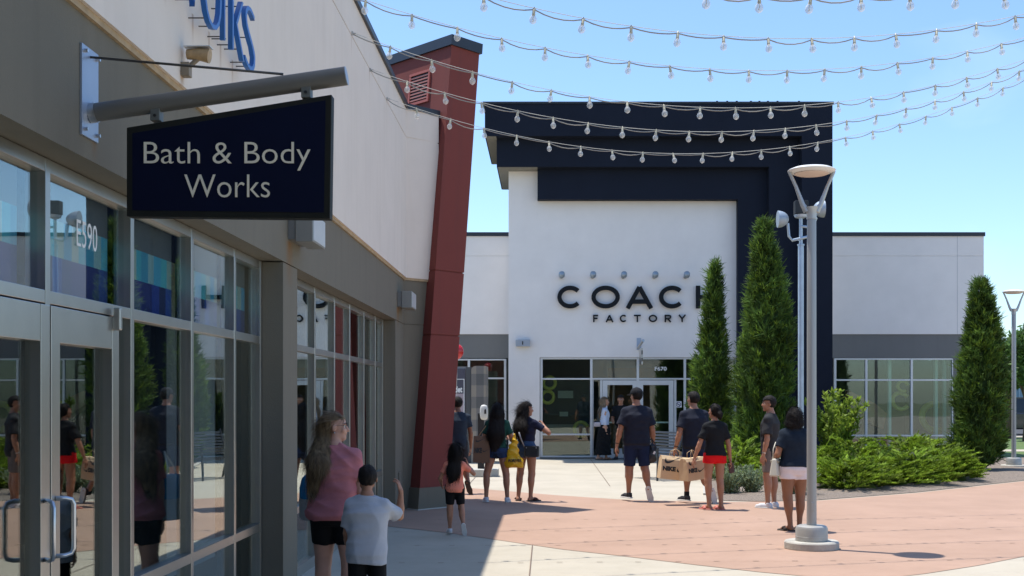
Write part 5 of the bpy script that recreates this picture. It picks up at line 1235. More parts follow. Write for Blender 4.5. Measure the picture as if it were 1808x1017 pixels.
    headp = [body[-1],
        P_ell(hp(0, -.006, .012), hr(.0435, .054, .052), HM, .01*k), P_ell(hp(0, .016, -.018), hr(.036, .038, .045), HM, .015*k), P_cone(hp(0, .034, -.052), hp(0, .036, -.054), *hr(.014, .014), .02*k),
        P_cone(hp(-.026, .0, -.036), hp(-.010, .034, -.053), *hr(.012, .012), .02*k), P_cone(hp(.026, .0, -.036), hp(.010, .034, -.053), *hr(.012, .012), .02*k),
        P_cone(hp(0, .046, .004), hp(0, .0585, -.016), *hr(.0055, .0082), .008*k), P_ell(hp(0, .051, -.019), hr(.0115, .008, .006), HM, .006*k),
        P_cone(hp(-.010, .0475, -.0335), hp(.010, .0475, -.0335), *hr(.0052, .0052), .006*k), P_cone(hp(-.022, .042, .013), hp(.022, .042, .013), *hr(.0075, .0075), .008*k),
        P_ell(hp(-.022, .036, -.016), hr(.014, .012, .013), HM, .012*k), P_ell(hp(.022, .036, -.016), hr(.014, .012, .013), HM, .012*k)]
    for s in (-1, 1): headp.append(P_ell(hp(s*.0455, -.004, -.006), hr(.006, .011, .018), HM@Rz(s*18), .006*k))
    def eyes_cut(F, g):
        for s in (-1, 1):
            d = np.linalg.norm((g-hp(s*.0175, .0465, .0035)), axis=-1)-.0095*H*hs; F = np.maximum(F, -(d))
        F = np.maximum(F, (hc[2]-.062*H*hs-.02*H)-g[..., 2]); return F
    def gz(F, g): return np.maximum(F, g[..., 2]-(hc[2]-.055*H*hs))
    parts = [sdf_mesh(body, vb, gz), sdf_mesh(headp, vf*(1.0 if near else 1.0), eyes_cut, lo=hc-.2*k, hi=hc+.2*k)]
    # hands
    HANDS = {}
    for S, E, Wp, hd, curl, pn, s in (LA, RA):
        fw = unit(Wp-E)
        if pn is None: pn = unit(A3((-s, .15, 0))-hd*(A3((-s, .15, 0))@hd))   # palm faces the thigh
        else: pn = unit(pn-hd*(pn@hd))
        sd = np.cross(hd, pn)*(1 if s > 0 else -1); sd = unit(sd)                # thumb side
        if s > 0: sd = unit(np.cross(hd, pn)*-1)
        else: sd = unit(np.cross(hd, pn))
        K = H*.0056*1.04*100/100; u = H/1.72
        hpri = [P_cone(Wp-fw*.03*u, Wp+hd*.01*u, .0145*H, .0145*H, .01), P_ell(Wp+hd*.050*u, (.041*u, .0145*u, .050*u), np.stack([sd, pn, hd], 1), .012)]
        for o_, L_, r_ in ((.030, .070, .0085), (.0105, .079, .0088), (-.010, .073, .0085), (-.029, .057, .0075)):
            b0 = Wp+hd*.085*u+sd*o_*u; dd = unit(hd+sd*o_*3.0); a = curl*(.8+.4*(o_ < 0)); p = b0
            for q_, (lf, rf) in enumerate(((.45, 1), (.32, .92), (.26, .85))):
                ang = R(a*(q_+.6)); dq = unit(dd*math.cos(ang)+pn*math.sin(ang)); p2 = p+dq*L_*lf*u
                hpri.append(P_cone(p, p2, r_*rf*u, r_*rf*.93*u, .003)); p = p2
        b0 = Wp+hd*.022*u+sd*.028*u; d1 = unit(hd*.75+sd*.6+pn*.35); p2 = b0+d1*.040*u; p3 = p2+unit(hd*.95+sd*.15+pn*.4)*.034*u
        hpri += [P_cone(b0, p2, .0125*u, .0100*u, .008), P_cone(p2, p3, .0098*u, .0082*u, .004)]
        parts.append(sdf_mesh(hpri, .0042 if near else .0055)); HANDS['L' if s < 0 else 'R'] = Wp+hd*.095*u+pn*.02*u
    V = np.concatenate([p[0] for p in parts]); o = 0; Fs = []
    for v, f in parts: Fs.append(f+o); o += len(v)
    bo = npmesh('body', V, np.concatenate(Fs), skm, t, world=False)
    # eyes, brows
    for s in (-1, 1):
        e = MB()
        c = hp(s*.0175, .0395, .0035); r_ = .0085*H*hs; v = []; f = []
        for i in range(7):
            for j in range(10): a = math.pi*i/6; b2 = 2*math.pi*j/10; v.append((c[0]+r_*math.sin(a)*math.cos(b2), c[1]+r_*math.sin(a)*math.sin(b2), c[2]+r_*math.cos(a)))
        for i in range(6):
            for j in range(10): f.append((i*10+j, i*10+(j+1) % 10, (i+1)*10+(j+1) % 10, (i+1)*10+j))
        ey = e.add(v, f).build('eye', mat('eye_white', (.6, .58, .55), .3), bo, smooth=True, world=False)
        c2 = hp(s*.0175, .0465, .0035); MB().tube([c2, hp(s*.0175, .0482, .0035)], [.0042*H*hs, .003*H*hs], 10).build('iris', mat('eye_dark', (.02, .012, .008), .2), ey, smooth=40, world=False)
        MB().tube([hp(s*.008, .0505, .0155), hp(s*.018, .0500, .0185), hp(s*.030, .0425, .0155)], [.0022*H*hs, .0026*H*hs, .0012*H*hs], 6).build('eyebrow', M_HAIRB, bo, smooth=True, world=False)
    MB().tube([hp(-.012, .0505, -.0335), hp(0, .0535, -.0335), hp(.012, .0505, -.0335)], [.001*H, .0024*H, .001*H], 6).build('lips', mat('lips', (.30, .08, .07), .5), bo, smooth=True, world=False)
    # hair
    hm = hairm or M_HAIRB
    def hairline(F, g, lowf=-.2, grow=0):
        q = (g-hc)@HM/(H*hs); y, z = q[..., 1], q[..., 2]
        # keep above a line running from forehead (high) to nape (low)
        d = np.minimum((z-(.030+grow))*.9+0*y, 99); keep = np.maximum(z-.026-grow, (-.012-y))*1.0
        return np.maximum(F, -keep*H*hs)
    nm = {'short': 'short_hair', 'buzz': 'short_hair', 'cap': 'short_hair', 'long': 'long_hair', 'curly': 'curly_hair', 'bun': 'tied_hair', 'wavy': 'long_hair'}[hair]
    if hair in ('short', 'buzz', 'cap'):
        th_ = .005 if hair == 'buzz' else .009
        pr = [P_ell(hp(0, -.006, .013), hr(.0435+th_, .054+th_, .052+th_), HM, .01)]
        def po(F, g):
            q = (g-hc)@HM/(H*hs); y, z = q[..., 1], q[..., 2]
            keep = np.maximum(np.minimum(z-(.028), 1), np.minimum(-y-.006+0*z, z+.040)); F = np.maximum(F, -keep*H*hs)
            return strands(.0018, 3, 160)(F, g)
        npmesh(nm, *add_strands(sdf_mesh(pr, vf, po), 900, .022 if hair != 'buzz' else .008, .0016, 3, .25, .003 if hair != 'buzz' else .001, hc, -HM[:, 1]), hm, t, world=False)
    else:
        pr = [P_ell(hp(0, -.010, .012), hr(.047, .058, .056), HM, .01) if tuck else P_ell(hp(0, -.010, .013), hr(.051, .060, .062), HM, .01)]; tk = .80 if tuck else 1
        bz = zz(.82); by = cxy(zz(.78))[1]-.075*H*F_**.5
        nape = hp(0, -.045, -.03)
        if hair in ('long', 'wavy'):
            dx = hair_w if isinstance(hair_w, (int, float)) else hair_w[0]; shx = 0 if isinstance(hair_w, (int, float)) else hair_w[1]
            en = A3((shx*H, by+.01*H, zz(hair_len))); mid = A3((shx*.5*H+nape[0]*.5, by-.004, zz(.5*(hair_len+.86))))
            pr += [P_cone(hp(0, -.03, .01), nape, .050*H*hs*tk, .052*H*hs*dx*tk, .03, flat=((0, 1, 0), .85)), P_cone(nape, mid, .052*H*hs*dx*tk, .062*H*dx*tk, .03, flat=((0, 1, 0), .48)),
                   P_cone(mid, en, .062*H*dx*tk, .030*H*dx, .03, flat=((0, 1, 0), .42))]
            for s in (-1, 1) if not tuck else ():
                pr.append(P_cone(hp(s*.043, .004, .0), hp(s*.044, -.02, -.06), .016*H*hs, .024*H*hs, .02))
        if hair == 'bun':
            pr += [P_ell(hp(0, -.066, -.020), hr(.030, .030, .034), HM, .015), P_ell(hp(.004, -.085, -.040), hr(.016, .016, .024), HM, .01)]
        if hair == 'curly':
            pr += [P_ell(hp(0, -.02, -.005), hr(.064, .060, .062), HM, .02), P_ell(hp(0, -.03, -.055), hr(.074, .048, .055), HM, .03)]
            g_ = np.random.default_rng(5)
            for q in range(46):
                a = g_.uniform(0, 6.28); e_ = g_.uniform(-1.4, .9); pr.append(P_ell(hp(.060*math.cos(e_)*math.cos(a)*1.1, -.025+.052*math.cos(e_)*math.sin(a)*(1 if math.sin(a) < 0 else .5), -.03+.075*math.sin(e_)), hr(.013, .013, .013), HM, .008))
        amp = .006 if hair == 'wavy' else .0028
        def po(F, g):
            q = (g-hc)@HM/(H*hs); y, z = q[..., 1], q[..., 2]
            keep = np.where(z > -.075, np.maximum(z-.034, -y+(-.020 if tuck else .002) if hair != 'bun' else -y-.004), 1.0)
            F = np.maximum(F, -keep*H*hs)
            if hair == 'bun':
                F = np.maximum(F, -np.maximum(np.maximum(z+.028, .02-np.hypot(y+.066, z+.02)+.02), .03-np.hypot(y+.085, z+.04))*H*hs)
            F = strands(amp, 2, 75)(F, g)
            return F
        npmesh(nm, *add_strands(sdf_mesh(pr, .007 if near else .009, po), 5000 if near else 1800, .05 if hair in ('curly', 'bun') else .13, .0016 if near else .0026, 5, .8 if hair == 'curly' else .25 if hair == 'wavy' else 0.0, .008 if hair in ('curly', 'wavy') else .0035, hc, -HM[:, 1]), hm, t, world=False)
    if hair == 'cap':
        pr = [P_ell(hp(0, -.004, .022), hr(.056, .064, .056), HM, .01)]
        co = npmesh('cap', *sdf_mesh(pr, vf, lambda F, g: np.maximum(F, -(((g-hc)@HM)[..., 2]/(H*hs)-.018+.12*(((g-hc)@HM)[..., 1]/(H*hs)+.03))*H*hs)), cloth('cap_black', (.015, .016, .02)), t, world=False)
        pr = [P_ell(hp(0, .072, .010), hr(.045, .045, .006), HM@Rx(-8), .005)]
        npmesh('brim', *sdf_mesh(pr, .004), cloth('cap_black', (.015, .016, .02)), co, world=False)
    # shirt
    if shirt:
        hem, slv, cm, loose = shirt['hem'], shirt.get('sleeve', .62), shirt['mat'], shirt.get('loose', 1.0)
        zs_ = [r for r in TS if r[0] > zz(hem)+.01]; base = np.array(sorted(TS)); out = []
        wm = loose*.016*k+.006
        zg = np.linspace(zz(hem), zz(.838), 14)
        amax = max(r[3] for r in TS if r[0] > zz(.5))
        for z in zg:
            v = [np.interp(z, base[:, 0], base[:, i]) for i in range(1, 5)]; fr = (z-hz)/H+.505
            sl = 1 if fr < .74 else max(0, 1-(fr-.74)/.08)
            a = v[2]+wm*(.5+.5*sl); b = v[3]+wm*(.45+.55*sl)
            if fr < .70: a = max(a, amax*(.93 if female else .97)*shirt.get('drape', 1)*.98); b = max(b, amax*.64*shirt.get('drape', 1))
            out.append((z, v[0], v[1], a, b))
        pr = [P_sect(out, .03)]
        for S, E, Wp, hd, curl, pn, s in (LA, RA):
            S2 = S+A3((-s*.02, 0, .0))*k; en = S+(E-S)*min(1.0, slv)
            if slv <= 1.0: pr.append(P_cone(S2, en, .036*H*fa, .037*H*fa*shirt.get('slw', 1.0), .03, cut=True))
            else:
                pr += [P_cone(S2, E, .036*H*fa, .032*H*fa, .03), P_cone(E, E+(Wp-E)*(slv-1), .032*H*fa, .028*H*fa, .02, cut=True)]
        for Q in (LA, RA): pr.append(P_cone(nk+A3((Q[6]*.012*H, 0, -.002*H)), Q[0]+A3((0, 0, .004*H)), .030*H, .031*H*fa, .03))
        pr.append(P_cone(nk+A3((0, 0, -.015*H)), nk+A3((0, 0, .018*H)), .044*H*F_**.3, .036*H*F_**.3, .015, cut=True))
        fw_ = wrinkle(.0045*k*shirt.get('wr', 1), len(label))
        def po(F, g): F = fw_(F, g); return np.maximum(F, (zz(hem)+.012*np.sin(9*g[..., 0]+2)+shirt.get('tilt', 0)*g[..., 0])-g[..., 2])
        so_ = npmesh('shirt', *sdf_mesh(pr, .009 if near else .011, po), cm, t, world=False)
    # shorts or trousers
    if shorts:
        ln, cm, fl = shorts['len'], shorts['mat'], shorts.get('flare', 1.1); base = np.array(sorted(TS)); out = []
        for z in np.linspace(zz(.452), zz(shorts.get('waist', .585)), 8):
            v = [np.interp(z, base[:, 0], base[:, i]) for i in range(1, 5)]; out.append((z, v[0], v[1], v[2]+.006+.002*fl, v[3]+.007+.003*fl))
        pr = [P_sect(out, .03)]
        for hip, kn, an, ft, up in (Ls, Rs):
            if ln <= 1: e = hip+(kn-hip)*ln; r1 = (.056*H*F_ if female else .052*H*F_)+.008; r2 = (r1+((.034*H*fa)-r1)*ln)*fl+.006; pr.append(P_cone(hip+A3((0, 0, .015)), e, r1, r2, .03, cut=True))
            else: pr += [P_cone(hip, kn, .06*H*F_, .045*H*fl, .03), P_cone(kn, kn+(an-kn)*(ln-1), .045*H*fl, .036*H*fl, .02, cut=True)]
        npmesh(shorts.get('name', 'shorts'), *sdf_mesh(pr, .009 if near else .011, wrinkle(.003*k*shorts.get('wr', 1), 3)), cm, t, world=False)
    if skirt:
        cm = skirt['mat']; mx_ = (Ls[2]+Rs[2])/2; out = []
        for u in np.linspace(0, 1, 14): out.append((zz(.60)+(skirt['z']-zz(.60))*u, 0, mx_[1]*u*.6, (max(.084, .112*min(1, u*3+.4))+.02*u)*H, (max(.064, .086*min(1, u*3+.4))+.045*u)*H))
        npmesh('skirt', *sdf_mesh([P_sect(out, .03)], .011, wrinkle(.012, 5)), cm, t, world=False)
    # shoes
    if shoes:
        for nm_, (hip, kn, an, ft, up) in (('L', Ls), ('R', Rs)):
            kind = shoes['kind']; sd = np.cross(ft, up); so0 = an-up*.052*H
            soft = lambda F, g: np.maximum(F, -((g-so0)@up-.008*H))
            hl = an-ft*.020*H-up*.030*H; bl_ = an+ft*.062*H-up*.036*H; to = an+ft*.100*H-up*.040*H
            if kind == 'sneaker':
                pr = [P_cone(hl, bl_, .024*H, .026*H, .01, flat=(sd, .85)), P_cone(bl_, to, .025*H, .018*H, .01), P_cone(an-up*.028*H-ft*.008*H, an-up*.004*H-ft*.008*H, .026*H, .026*H, .012, cut=True)]
                sh_ = npmesh('shoe', *sdf_mesh(pr, .006, soft), shoes['mat'], t, world=False)
                if shoes.get('sock'):
                    npmesh('sock', *sdf_mesh([P_cone(an-up*.01*H, an+up*.035*H, .0245*H, .0245*H, .01, cut=True)], .006), shoes['sock'], t, world=False)
            else:
                sh_ = npmesh('sandal', *sdf_mesh([P_cone(an+ft*.035*H-up*.040*H-sd*.024*H, an+ft*.035*H-up*.040*H+sd*.024*H, .016*H, .016*H, .01), P_cone(an+ft*.05*H-up*.032*H, an+ft*.065*H-up*.034*H, .020*H, .018*H, .01)], .005, soft), shoes['mat'], t, world=False)
            slab = lambda F, g: np.maximum(np.maximum(F, -((g-so0)@up+.002)), (g-so0)@up-.010*H)
            pr = [P_cone(so0-ft*.022*H, so0+ft*.062*H, .026*H, .029*H, .01, flat=(up, .9)), P_cone(so0+ft*.062*H, so0+ft*.104*H, .029*H, .020*H, .01)]
            npmesh('sole', *sdf_mesh(pr, .004, slab), shoes['sole'], sh_, world=False)
    inf = dict(t=t, H=H, hp=hp, hc=hc, HM=HM, zz=zz, L=HANDS['L'], R=HANDS['R'], LA=LA, RA=RA, TS=TS, hs=hs)
    inf['w'] = lambda p: t.matrix_basis @ Vector(tuple(p))
    return inf
# ------------------------------------------------------------------ the people of the photograph
C_NAVYT = cloth('navy_tee', (.018, .021, .034)); C_BLACK = cloth('black_tee', (.011, .012, .014)); C_BLKS = cloth('black_shorts', (.007, .007, .008))
C_WHT = cloth('white_shoe', (.62, .62, .64), .05); C_SOLEW = cloth('white_sole', (.6, .58, .55), .05); C_DKS = cloth('dark_shoe', (.03, .03, .035)); C_SOLEB = cloth('brown_sole', (.06, .05, .045))
C_DENIM = cloth('denim', (.020, .040, .095), .3); C_DENIM2 = cloth('light_denim', (.045, .085, .17), .3)
TAN = ('tan', (.36, .17, .10)); TAN2 = ('deep_tan', (.27, .12, .065)); FAIR = ('fair', (.48, .26, .19)); LT = ('light', (.46, .24, .155))
ST = ((-.05, 0, -1), (0, -.06, -1), None); ST2 = ((.05, 0, -1), (0, -.06, -1), None)
def strap(pts, m, parent=None, r=.008, name='strap'):
    return MB().tube(pts, r, 6).build(name, m, parent, smooth=True)

# 1 woman in pink, turned in profile
P1 = person(592, 1094, 'woman in rose pink tee with glasses and long fair brown hair, looking right', 1.55, -6, (-80, -2), 'f', 1.30,
    la=((-.10, .08, -1), (-.02, .30, -1)), ra=((.22, -.02, -1), (.02, .62, -.75)), ll=((-.06, .10, -1), (0, -.02, -1), None), rl=((.09, -.04, -1), (.02, -.10, -1), None),
    skin=FAIR, hair='long', hairm=M_HAIRBR, hair_w=(.98, -.085), hair_len=.655, near=True, tuck=True,
    shirt=dict(hem=.475, sleeve=.66, mat=cloth('rose_tee', (.43, .155, .17)), loose=1.7, drape=1.08, wr=2.6, tilt=.05), shorts=dict(len=.62, mat=C_BLKS, flare=.98, name='bike_shorts'), shoes=dict(kind='sneaker', mat=C_WHT, sole=C_SOLEW))
gl = MB()
for s in (-1, 1):
    c = [P1['hp'](s*.0185+.0155*math.cos(a), .0555-.004*abs(math.cos(a)), .003+.0125*math.sin(a)) for a in [2*math.pi*i/14 for i in range(15)]]
    gl.tube(c, .0013, 5); gl.tube([P1['hp'](s*.034, .0515, .006), P1['hp'](s*.046, .035, .007), P1['hp'](s*.048, -.004, .004)], .0013, 5)
gl.tube([P1['hp'](-.004, .056, .005), P1['hp'](.004, .056, .005)], .0013, 5); gl.build('glasses', M_BLACK, P1['t'], smooth=True, world=False)
MB().tube([P1['hp'](.047, -.002, -.026), P1['hp'](.0475, -.002, -.034)], [.005, .003], 8).build('earring', M_STEEL, P1['t'], smooth=True, world=False)
def watch(P, side, m=M_BLACK):
    S, E, Wp, hd, *_ = P['LA' if side == 'L' else 'RA']; d = unit(Wp-E); H = P['H']
    b = MB().tube([Wp-d*.030*H, Wp-d*.022*H], [.0175*H, .0170*H], 16).build('watch', m, P['t'], smooth=40, world=False)
watch(P1, 'R')
# drink cooler / tote, blue over pale grey
tx = PX(543, 878, 9.15)
TB = thing('tote_bag', 'blue and pale grey round shouldered bag hanging at the pink clad woman\'s left side', 'bag', (tx.x+.03, 9.15, .74), R(20))
def shell(prof, flatx, flaty):   # prof: (half width, z)
    m = MB(); n = 22; v = []; f = []
    for w_, z in prof:
        for k_ in range(n):
            a = 2*math.pi*k_/n; ca, sa = math.cos(a), math.sin(a)
            v.append((w_*flatx*math.copysign(abs(ca)**.6, ca), w_*flaty*math.copysign(abs(sa)**.6, sa), z))
    for i in range(len(prof)-1):
        for k_ in range(n): f.append((i*n+k_, i*n+(k_+1) % n, (i+1)*n+(k_+1) % n, (i+1)*n+k_))
    f.append(tuple(range(n))[::-1]); f.append(tuple(range((len(prof)-1)*n, len(prof)*n))); return m.add(v, f)
shell([(.9, 0), (1.0, .02), (1.02, .16)], .085, .15).build('lower_half', cloth('pale_grey', (.33, .34, .36)), TB, smooth=40, world=False)
shell([(1.0, .163), (.98, .24), (.8, .31), (.45, .345)], .085, .15).build('upper_half', cloth('bag_blue', (.01, .16, .36)), TB, smooth=40, world=False)
MB().tube([(0, -.06, .33), (0.0, -.04, .40), (.06, 0, .52), (0.0, .04, .40), (0, .06, .33)], .006, 6).build('strap', M_ALU, TB, smooth=True, world=False)

# 2 boy
P2 = person(648, 1127, 'boy in pale grey tee with raised right arm and cropped dark hair, seen from behind', 1.165, 4, (10, 0), 'm', 1.10,
    la=((-.10, .10, -1), (.1, .45, -1)), ra=((.42, .62, -.40), (.06, .05, 1), (-.30, .15, .95), 26, (-.8, .3, -.5)), ll=((-.05, .02, -1), (0, -.03, -1), None), rl=((.07, .04, -1), (0, -.06, -1), None),
    skin=TAN, hair='buzz', near=True, hs=1.17, sh_w=.92,
    shirt=dict(hem=.43, sleeve=.80, mat=cloth('pale_grey_tee', (.42, .43, .47), .06), loose=2.6, drape=1.17, wr=2.6, slw=1.25, tilt=-.05), shorts=dict(len=.85, mat=C_BLKS, flare=1.12, wr=.4), shoes=dict(kind='sneaker', mat=C_DKS, sole=C_SOLEW))
# 3 little girl
P3 = person(803, 944, 'little girl in orange tee and black shorts with long black hair, walking away', 1.05, 6, (8, 6), 'f', 1.0,
    la=((-.42, .05, -.9), (.10, .75, -.5)), ra=((.72, .22, -.62), (-.55, .45, .85), (-.2, .2, 1), 30), ll=((-.02, .06, -1), (0, .0, -1), None), rl=((.10, .06, -1), (.10, -.55, -.85), (.15, .25, -1)),
    skin=TAN, hair='long', hs=1.24, hair_w=(1.1, -.035), hair_len=.60,
    shirt=dict(hem=.455, sleeve=.62, mat=cloth('orange_tee', (.74, .24, .16), .06), loose=1.5, drape=1.12, wr=1.3), shorts=dict(len=.78, mat=C_BLKS, flare=1.05, name='bike_shorts'), shoes=dict(kind='sneaker', mat=C_WHT, sole=C_SOLEW))
p = P3['w'](P3['R'])+Vector((-.085, 0, .04))
pp = MB(); pp.add([p+Vector(v) for v in ((-.05, -.02, -.06), (.0, -.02, -.05), (.035, -.015, .12), (-.02, -.03, .13), (-.05, 0, -.06), (.0, 0, -.05), (.035, .005, .12), (-.02, -.01, .13))], [(0, 1, 2, 3), (7, 6, 5, 4), (0, 4, 5, 1), (1, 5, 6, 2), (2, 6, 7, 3), (3, 7, 4, 0)])
tag(pp.build('folded_paper', cloth('paper', (.75, .75, .74), .02), bevel=.004), 'small folded white paper held up by the little girl in orange', 'paper')
# 4 man behind the pylon
P4 = person(808, 872, 'man in dark navy tee half hidden by the red pylon, one foot lifted behind', 1.68, 8, (20, 0), 'm', 1.0, lean=(0, .10),
    ll=((-.03, .12, -1), (0, 0, -1), None), rl=((.10, .02, -1), (.12, -.62, -.75), (.35, -.1, -1)), skin=TAN2, hair='short',
    shirt=dict(hem=.46, sleeve=.6, mat=cloth('slate_tee', (.03, .042, .06)), drape=1.0), shorts=dict(len=.92, mat=cloth('charcoal_shorts', (.03, .033, .04)), flare=1.1), shoes=dict(kind='sneaker', mat=C_DKS, sole=C_SOLEB))
# 5 woman in green tee
P5 = person(878, 887, 'woman in dark green tee and denim shorts with waist length black hair', 1.585, 2, (0, 8), 'f', 1.0,
    la=((-.28, -.05, -1), (-.12, .25, -1)), ra=((.34, .02, -1), (-.25, .95, .2)), ll=((-.24, 0, -1), (-.02, -.05, -1), None), rl=((.16, 0, -1), (.05, -.06, -1), None),
    skin=TAN, hair='long', hair_w=(1.35, -.025), hair_len=.53,
    shirt=dict(hem=.545, sleeve=.62, mat=cloth('green_tee', (.015, .065, .048)), drape=.98), shorts=dict(len=.26, mat=C_DENIM, flare=1.1, waist=.60), shoes=dict(kind='sneaker', mat=C_WHT, sole=C_SOLEW))
# 6 woman in navy with yellow bag
P6 = person(930, 885, 'woman in navy top with a black hip bag, hand raised to her chin', 1.59, -28, (-48, -4), 'f', 1.02,
    la=((-.22, -.05, -1), (-.05, .30, -1)), ra=((.85, .35, -.62), (-.75, .55, .55), (-.5, .4, .6), 40), ll=((-.10, 0, -1), (-.08, -.03, -1), (-.5, 1, 0)), rl=((.03, .0, -1), (-.02, -.08, -1), (.5, .9, 0)),
    skin=TAN, hair='wavy', hair_w=(1.15, -.03), hair_len=.64,
    shirt=dict(hem=.60, sleeve=.60, mat=cloth('navy_top', (.016, .018, .042)), drape=.86, loose=.7), shorts=dict(len=.28, mat=C_DENIM2, flare=1.08, waist=.615), shoes=dict(kind='sandal', mat=cloth('brown_strap', (.07, .03, .02)), sole=C_SOLEB))
# 7 woman in white shirt and long black skirt
P7 = person(1067, 811, 'woman in pale blue shirt and long black skirt by the shop doors', 1.69, -82, (-4, 0), 'f', .95,
    la=((0, .10, -1), (0, .45, -.9)), ra=((.05, -.02, -1), (0, .10, -1)), ll=((0, .22, -1), (0, -.05, -1), None), rl=((0, -.16, -1), (0, -.35, -1), None),
    skin=LT, hair='long', hairm=M_HAIRL, hair_w=(.85, 0), hair_len=.68,
    shirt=dict(hem=.56, sleeve=1.45, mat=cloth('pale_blue_shirt', (.50, .56, .68), .05), loose=1.6, drape=1.0), skirt=dict(z=.14, mat=C_BLKS), shoes=dict(kind='sandal', mat=cloth('tan_strap', (.3, .16, .1)), sole=C_SOLEB), Zat=32.0)
# 8 man with cap
P8 = person(1124, 885, 'broad man in black cap, dark tee and navy shorts walking toward the shop doors', 1.775, 5, (28, 0), 'm', 1.22,
    la=((-.26, -.04, -1), (-.18, .20, -1)), ra=((.22, .06, -1), (.10, .25, -1)), ll=((-.05, .10, -1), (-.02, .02, -1), (-.45, 1, 0)), rl=((.10, .02, -1), (.12, -.42, -.92), (.25, -.05, -1)),
    skin=TAN, hair='cap', shirt=dict(hem=.475, sleeve=.74, mat=C_NAVYT, loose=1.5, drape=1.06, slw=1.2), shorts=dict(len=.92, mat=cloth('navy_shorts', (.012, .022, .06)), flare=1.22), shoes=dict(kind='sneaker', mat=C_DKS, sole=C_SOLEW))
watch(P8, 'L')
# 9 man with the paper bags
P9 = person(1226, 888, 'man in dark tee and navy shorts with black socks carrying paper bags, walking away', 1.735, 16, (22, 2), 'm', 1.12, lean=(0, .04),
    la=((-.24, -.10, -1), (-.20, .22, -1)), ra=((.12, .10, -1), (.0, .3, -1)), ll=((-.04, .12, -1), (-.02, -.02, -1), (-.35, 1, 0)), rl=((.06, .0, -1), (.22, -.45, -.9), (.2, -.05, -1)),
    skin=TAN, hair='short', shirt=dict(hem=.47, sleeve=.72, mat=C_NAVYT, loose=1.4, drape=1.04, slw=1.15), shorts=dict(len=.90, mat=cloth('navy_shorts', (.012, .022, .06)), flare=1.2), shoes=dict(kind='sneaker', mat=C_DKS, sole=C_SOLEW, sock=C_BLACK))
watch(P9, 'L')
# 10 woman in red shorts
P10 = person(1262, 900, 'woman in black tee and bright red shorts with tied black hair, seen from behind', 1.565, 14, (24, 2), 'f', .98,
    la=((-.36, .02, -1), (-.30, .18, -1)), ra=((.26, .02, -1), (.20, .15, -1)), ll=((-.07, .03, -1), (.04, -.05, -1), (-.55, 1, 0)), rl=((.0, .0, -1), (.02, -.10, -1), (-.45, 1, 0)),
    skin=TAN, hair='bun', shirt=dict(hem=.505, sleeve=.72, mat=C_BLACK, loose=1.4, drape=1.02, slw=1.15), shorts=dict(len=.30, mat=cloth('red_shorts', (.65, .008, .012), .05), flare=1.15), shoes=dict(kind='sandal', mat=cloth('pink_slide', (.60, .22, .18)), sole=cloth('pink_sole', (.5, .18, .15))))
# 11 man in grey shorts
P11 = person(1360, 897, 'man in charcoal tee and grey brown shorts with glasses, facing left', 1.69, 62, (24, 0), 'm', 1.02,
    la=((-.10, -.04, -1), (-.04, .22, -1)), ll=((-.02, .05, -1), (0, -.03, -1), (.05, 1, 0)), rl=((.03, -.03, -1), (0, -.05, -1), (.05, 1, 0)),
    skin=TAN, hair='short', shirt=dict(hem=.45, sleeve=.78, mat=cloth('charcoal_tee', (.030, .030, .032)), loose=1.5, drape=1.05, slw=1.25), shorts=dict(len=.82, mat=cloth('taupe_shorts', (.16, .13, .115)), flare=1.15), shoes=dict(kind='sneaker', mat=C_WHT, sole=C_SOLEW))
watch(P11, 'L', M_STEEL)
gl = MB()
for s in (-1, 1):
    gl.tube([P11['hp'](s*.0185+.0155*math.cos(a), .0555-.004*abs(math.cos(a)), .003+.0115*math.sin(a)) for a in [2*math.pi*i/12 for i in range(13)]], .0016, 5); gl.tube([P11['hp'](s*.034, .0515, .006), P11['hp'](s*.047, .035, .007), P11['hp'](s*.049, -.004, .004)], .0016, 5)
gl.build('glasses', M_BLACK, P11['t'], smooth=True, world=False)
# 12 woman in pale shorts
P12 = person(1402, 938, 'woman in navy tee and pale pink shorts with curly hair by near lamp post', 1.535, 8, (4, 4), 'f', 1.24,
    la=((-.30, -.10, -1), (.15, .85, -.25)), ra=((.20, .0, -1), (.05, .5, -.8)), ll=((-.02, .0, -1), (.10, -.03, -1), (-.7, .9, 0)), rl=((.04, .10, -1), (-.04, -.02, -1), (.3, 1, 0)),
    skin=TAN2, hair='curly', shirt=dict(hem=.515, sleeve=.66, mat=cloth('navy_tee2', (.014, .022, .036)), loose=1.0, drape=1.0), shorts=dict(len=.36, mat=cloth('pale_shorts', (.76, .68, .70), .04), flare=1.08), shoes=dict(kind='sandal', mat=cloth('dark_slide', (.035, .025, .022)), sole=C_SOLEB))
# 13 person in the doorway, mostly hidden by the man with the cap
P13 = person(1096, 808, 'dark haired person in camouflage trousers mostly hidden behind the man in the cap', 1.74, 170, (0, 0), 'm', 1.0,
    ra=((.1, .1, -1), (-.1, .8, -.1)), skin=TAN, hair='short', shirt=dict(hem=.47, sleeve=.7, mat=C_BLACK), shorts=dict(len=1.85, mat=cloth('camo', (.08, .075, .05), .5), flare=1.2, name='trousers'), shoes=dict(kind='sneaker', mat=C_DKS, sole=C_SOLEB), Zat=32.25)

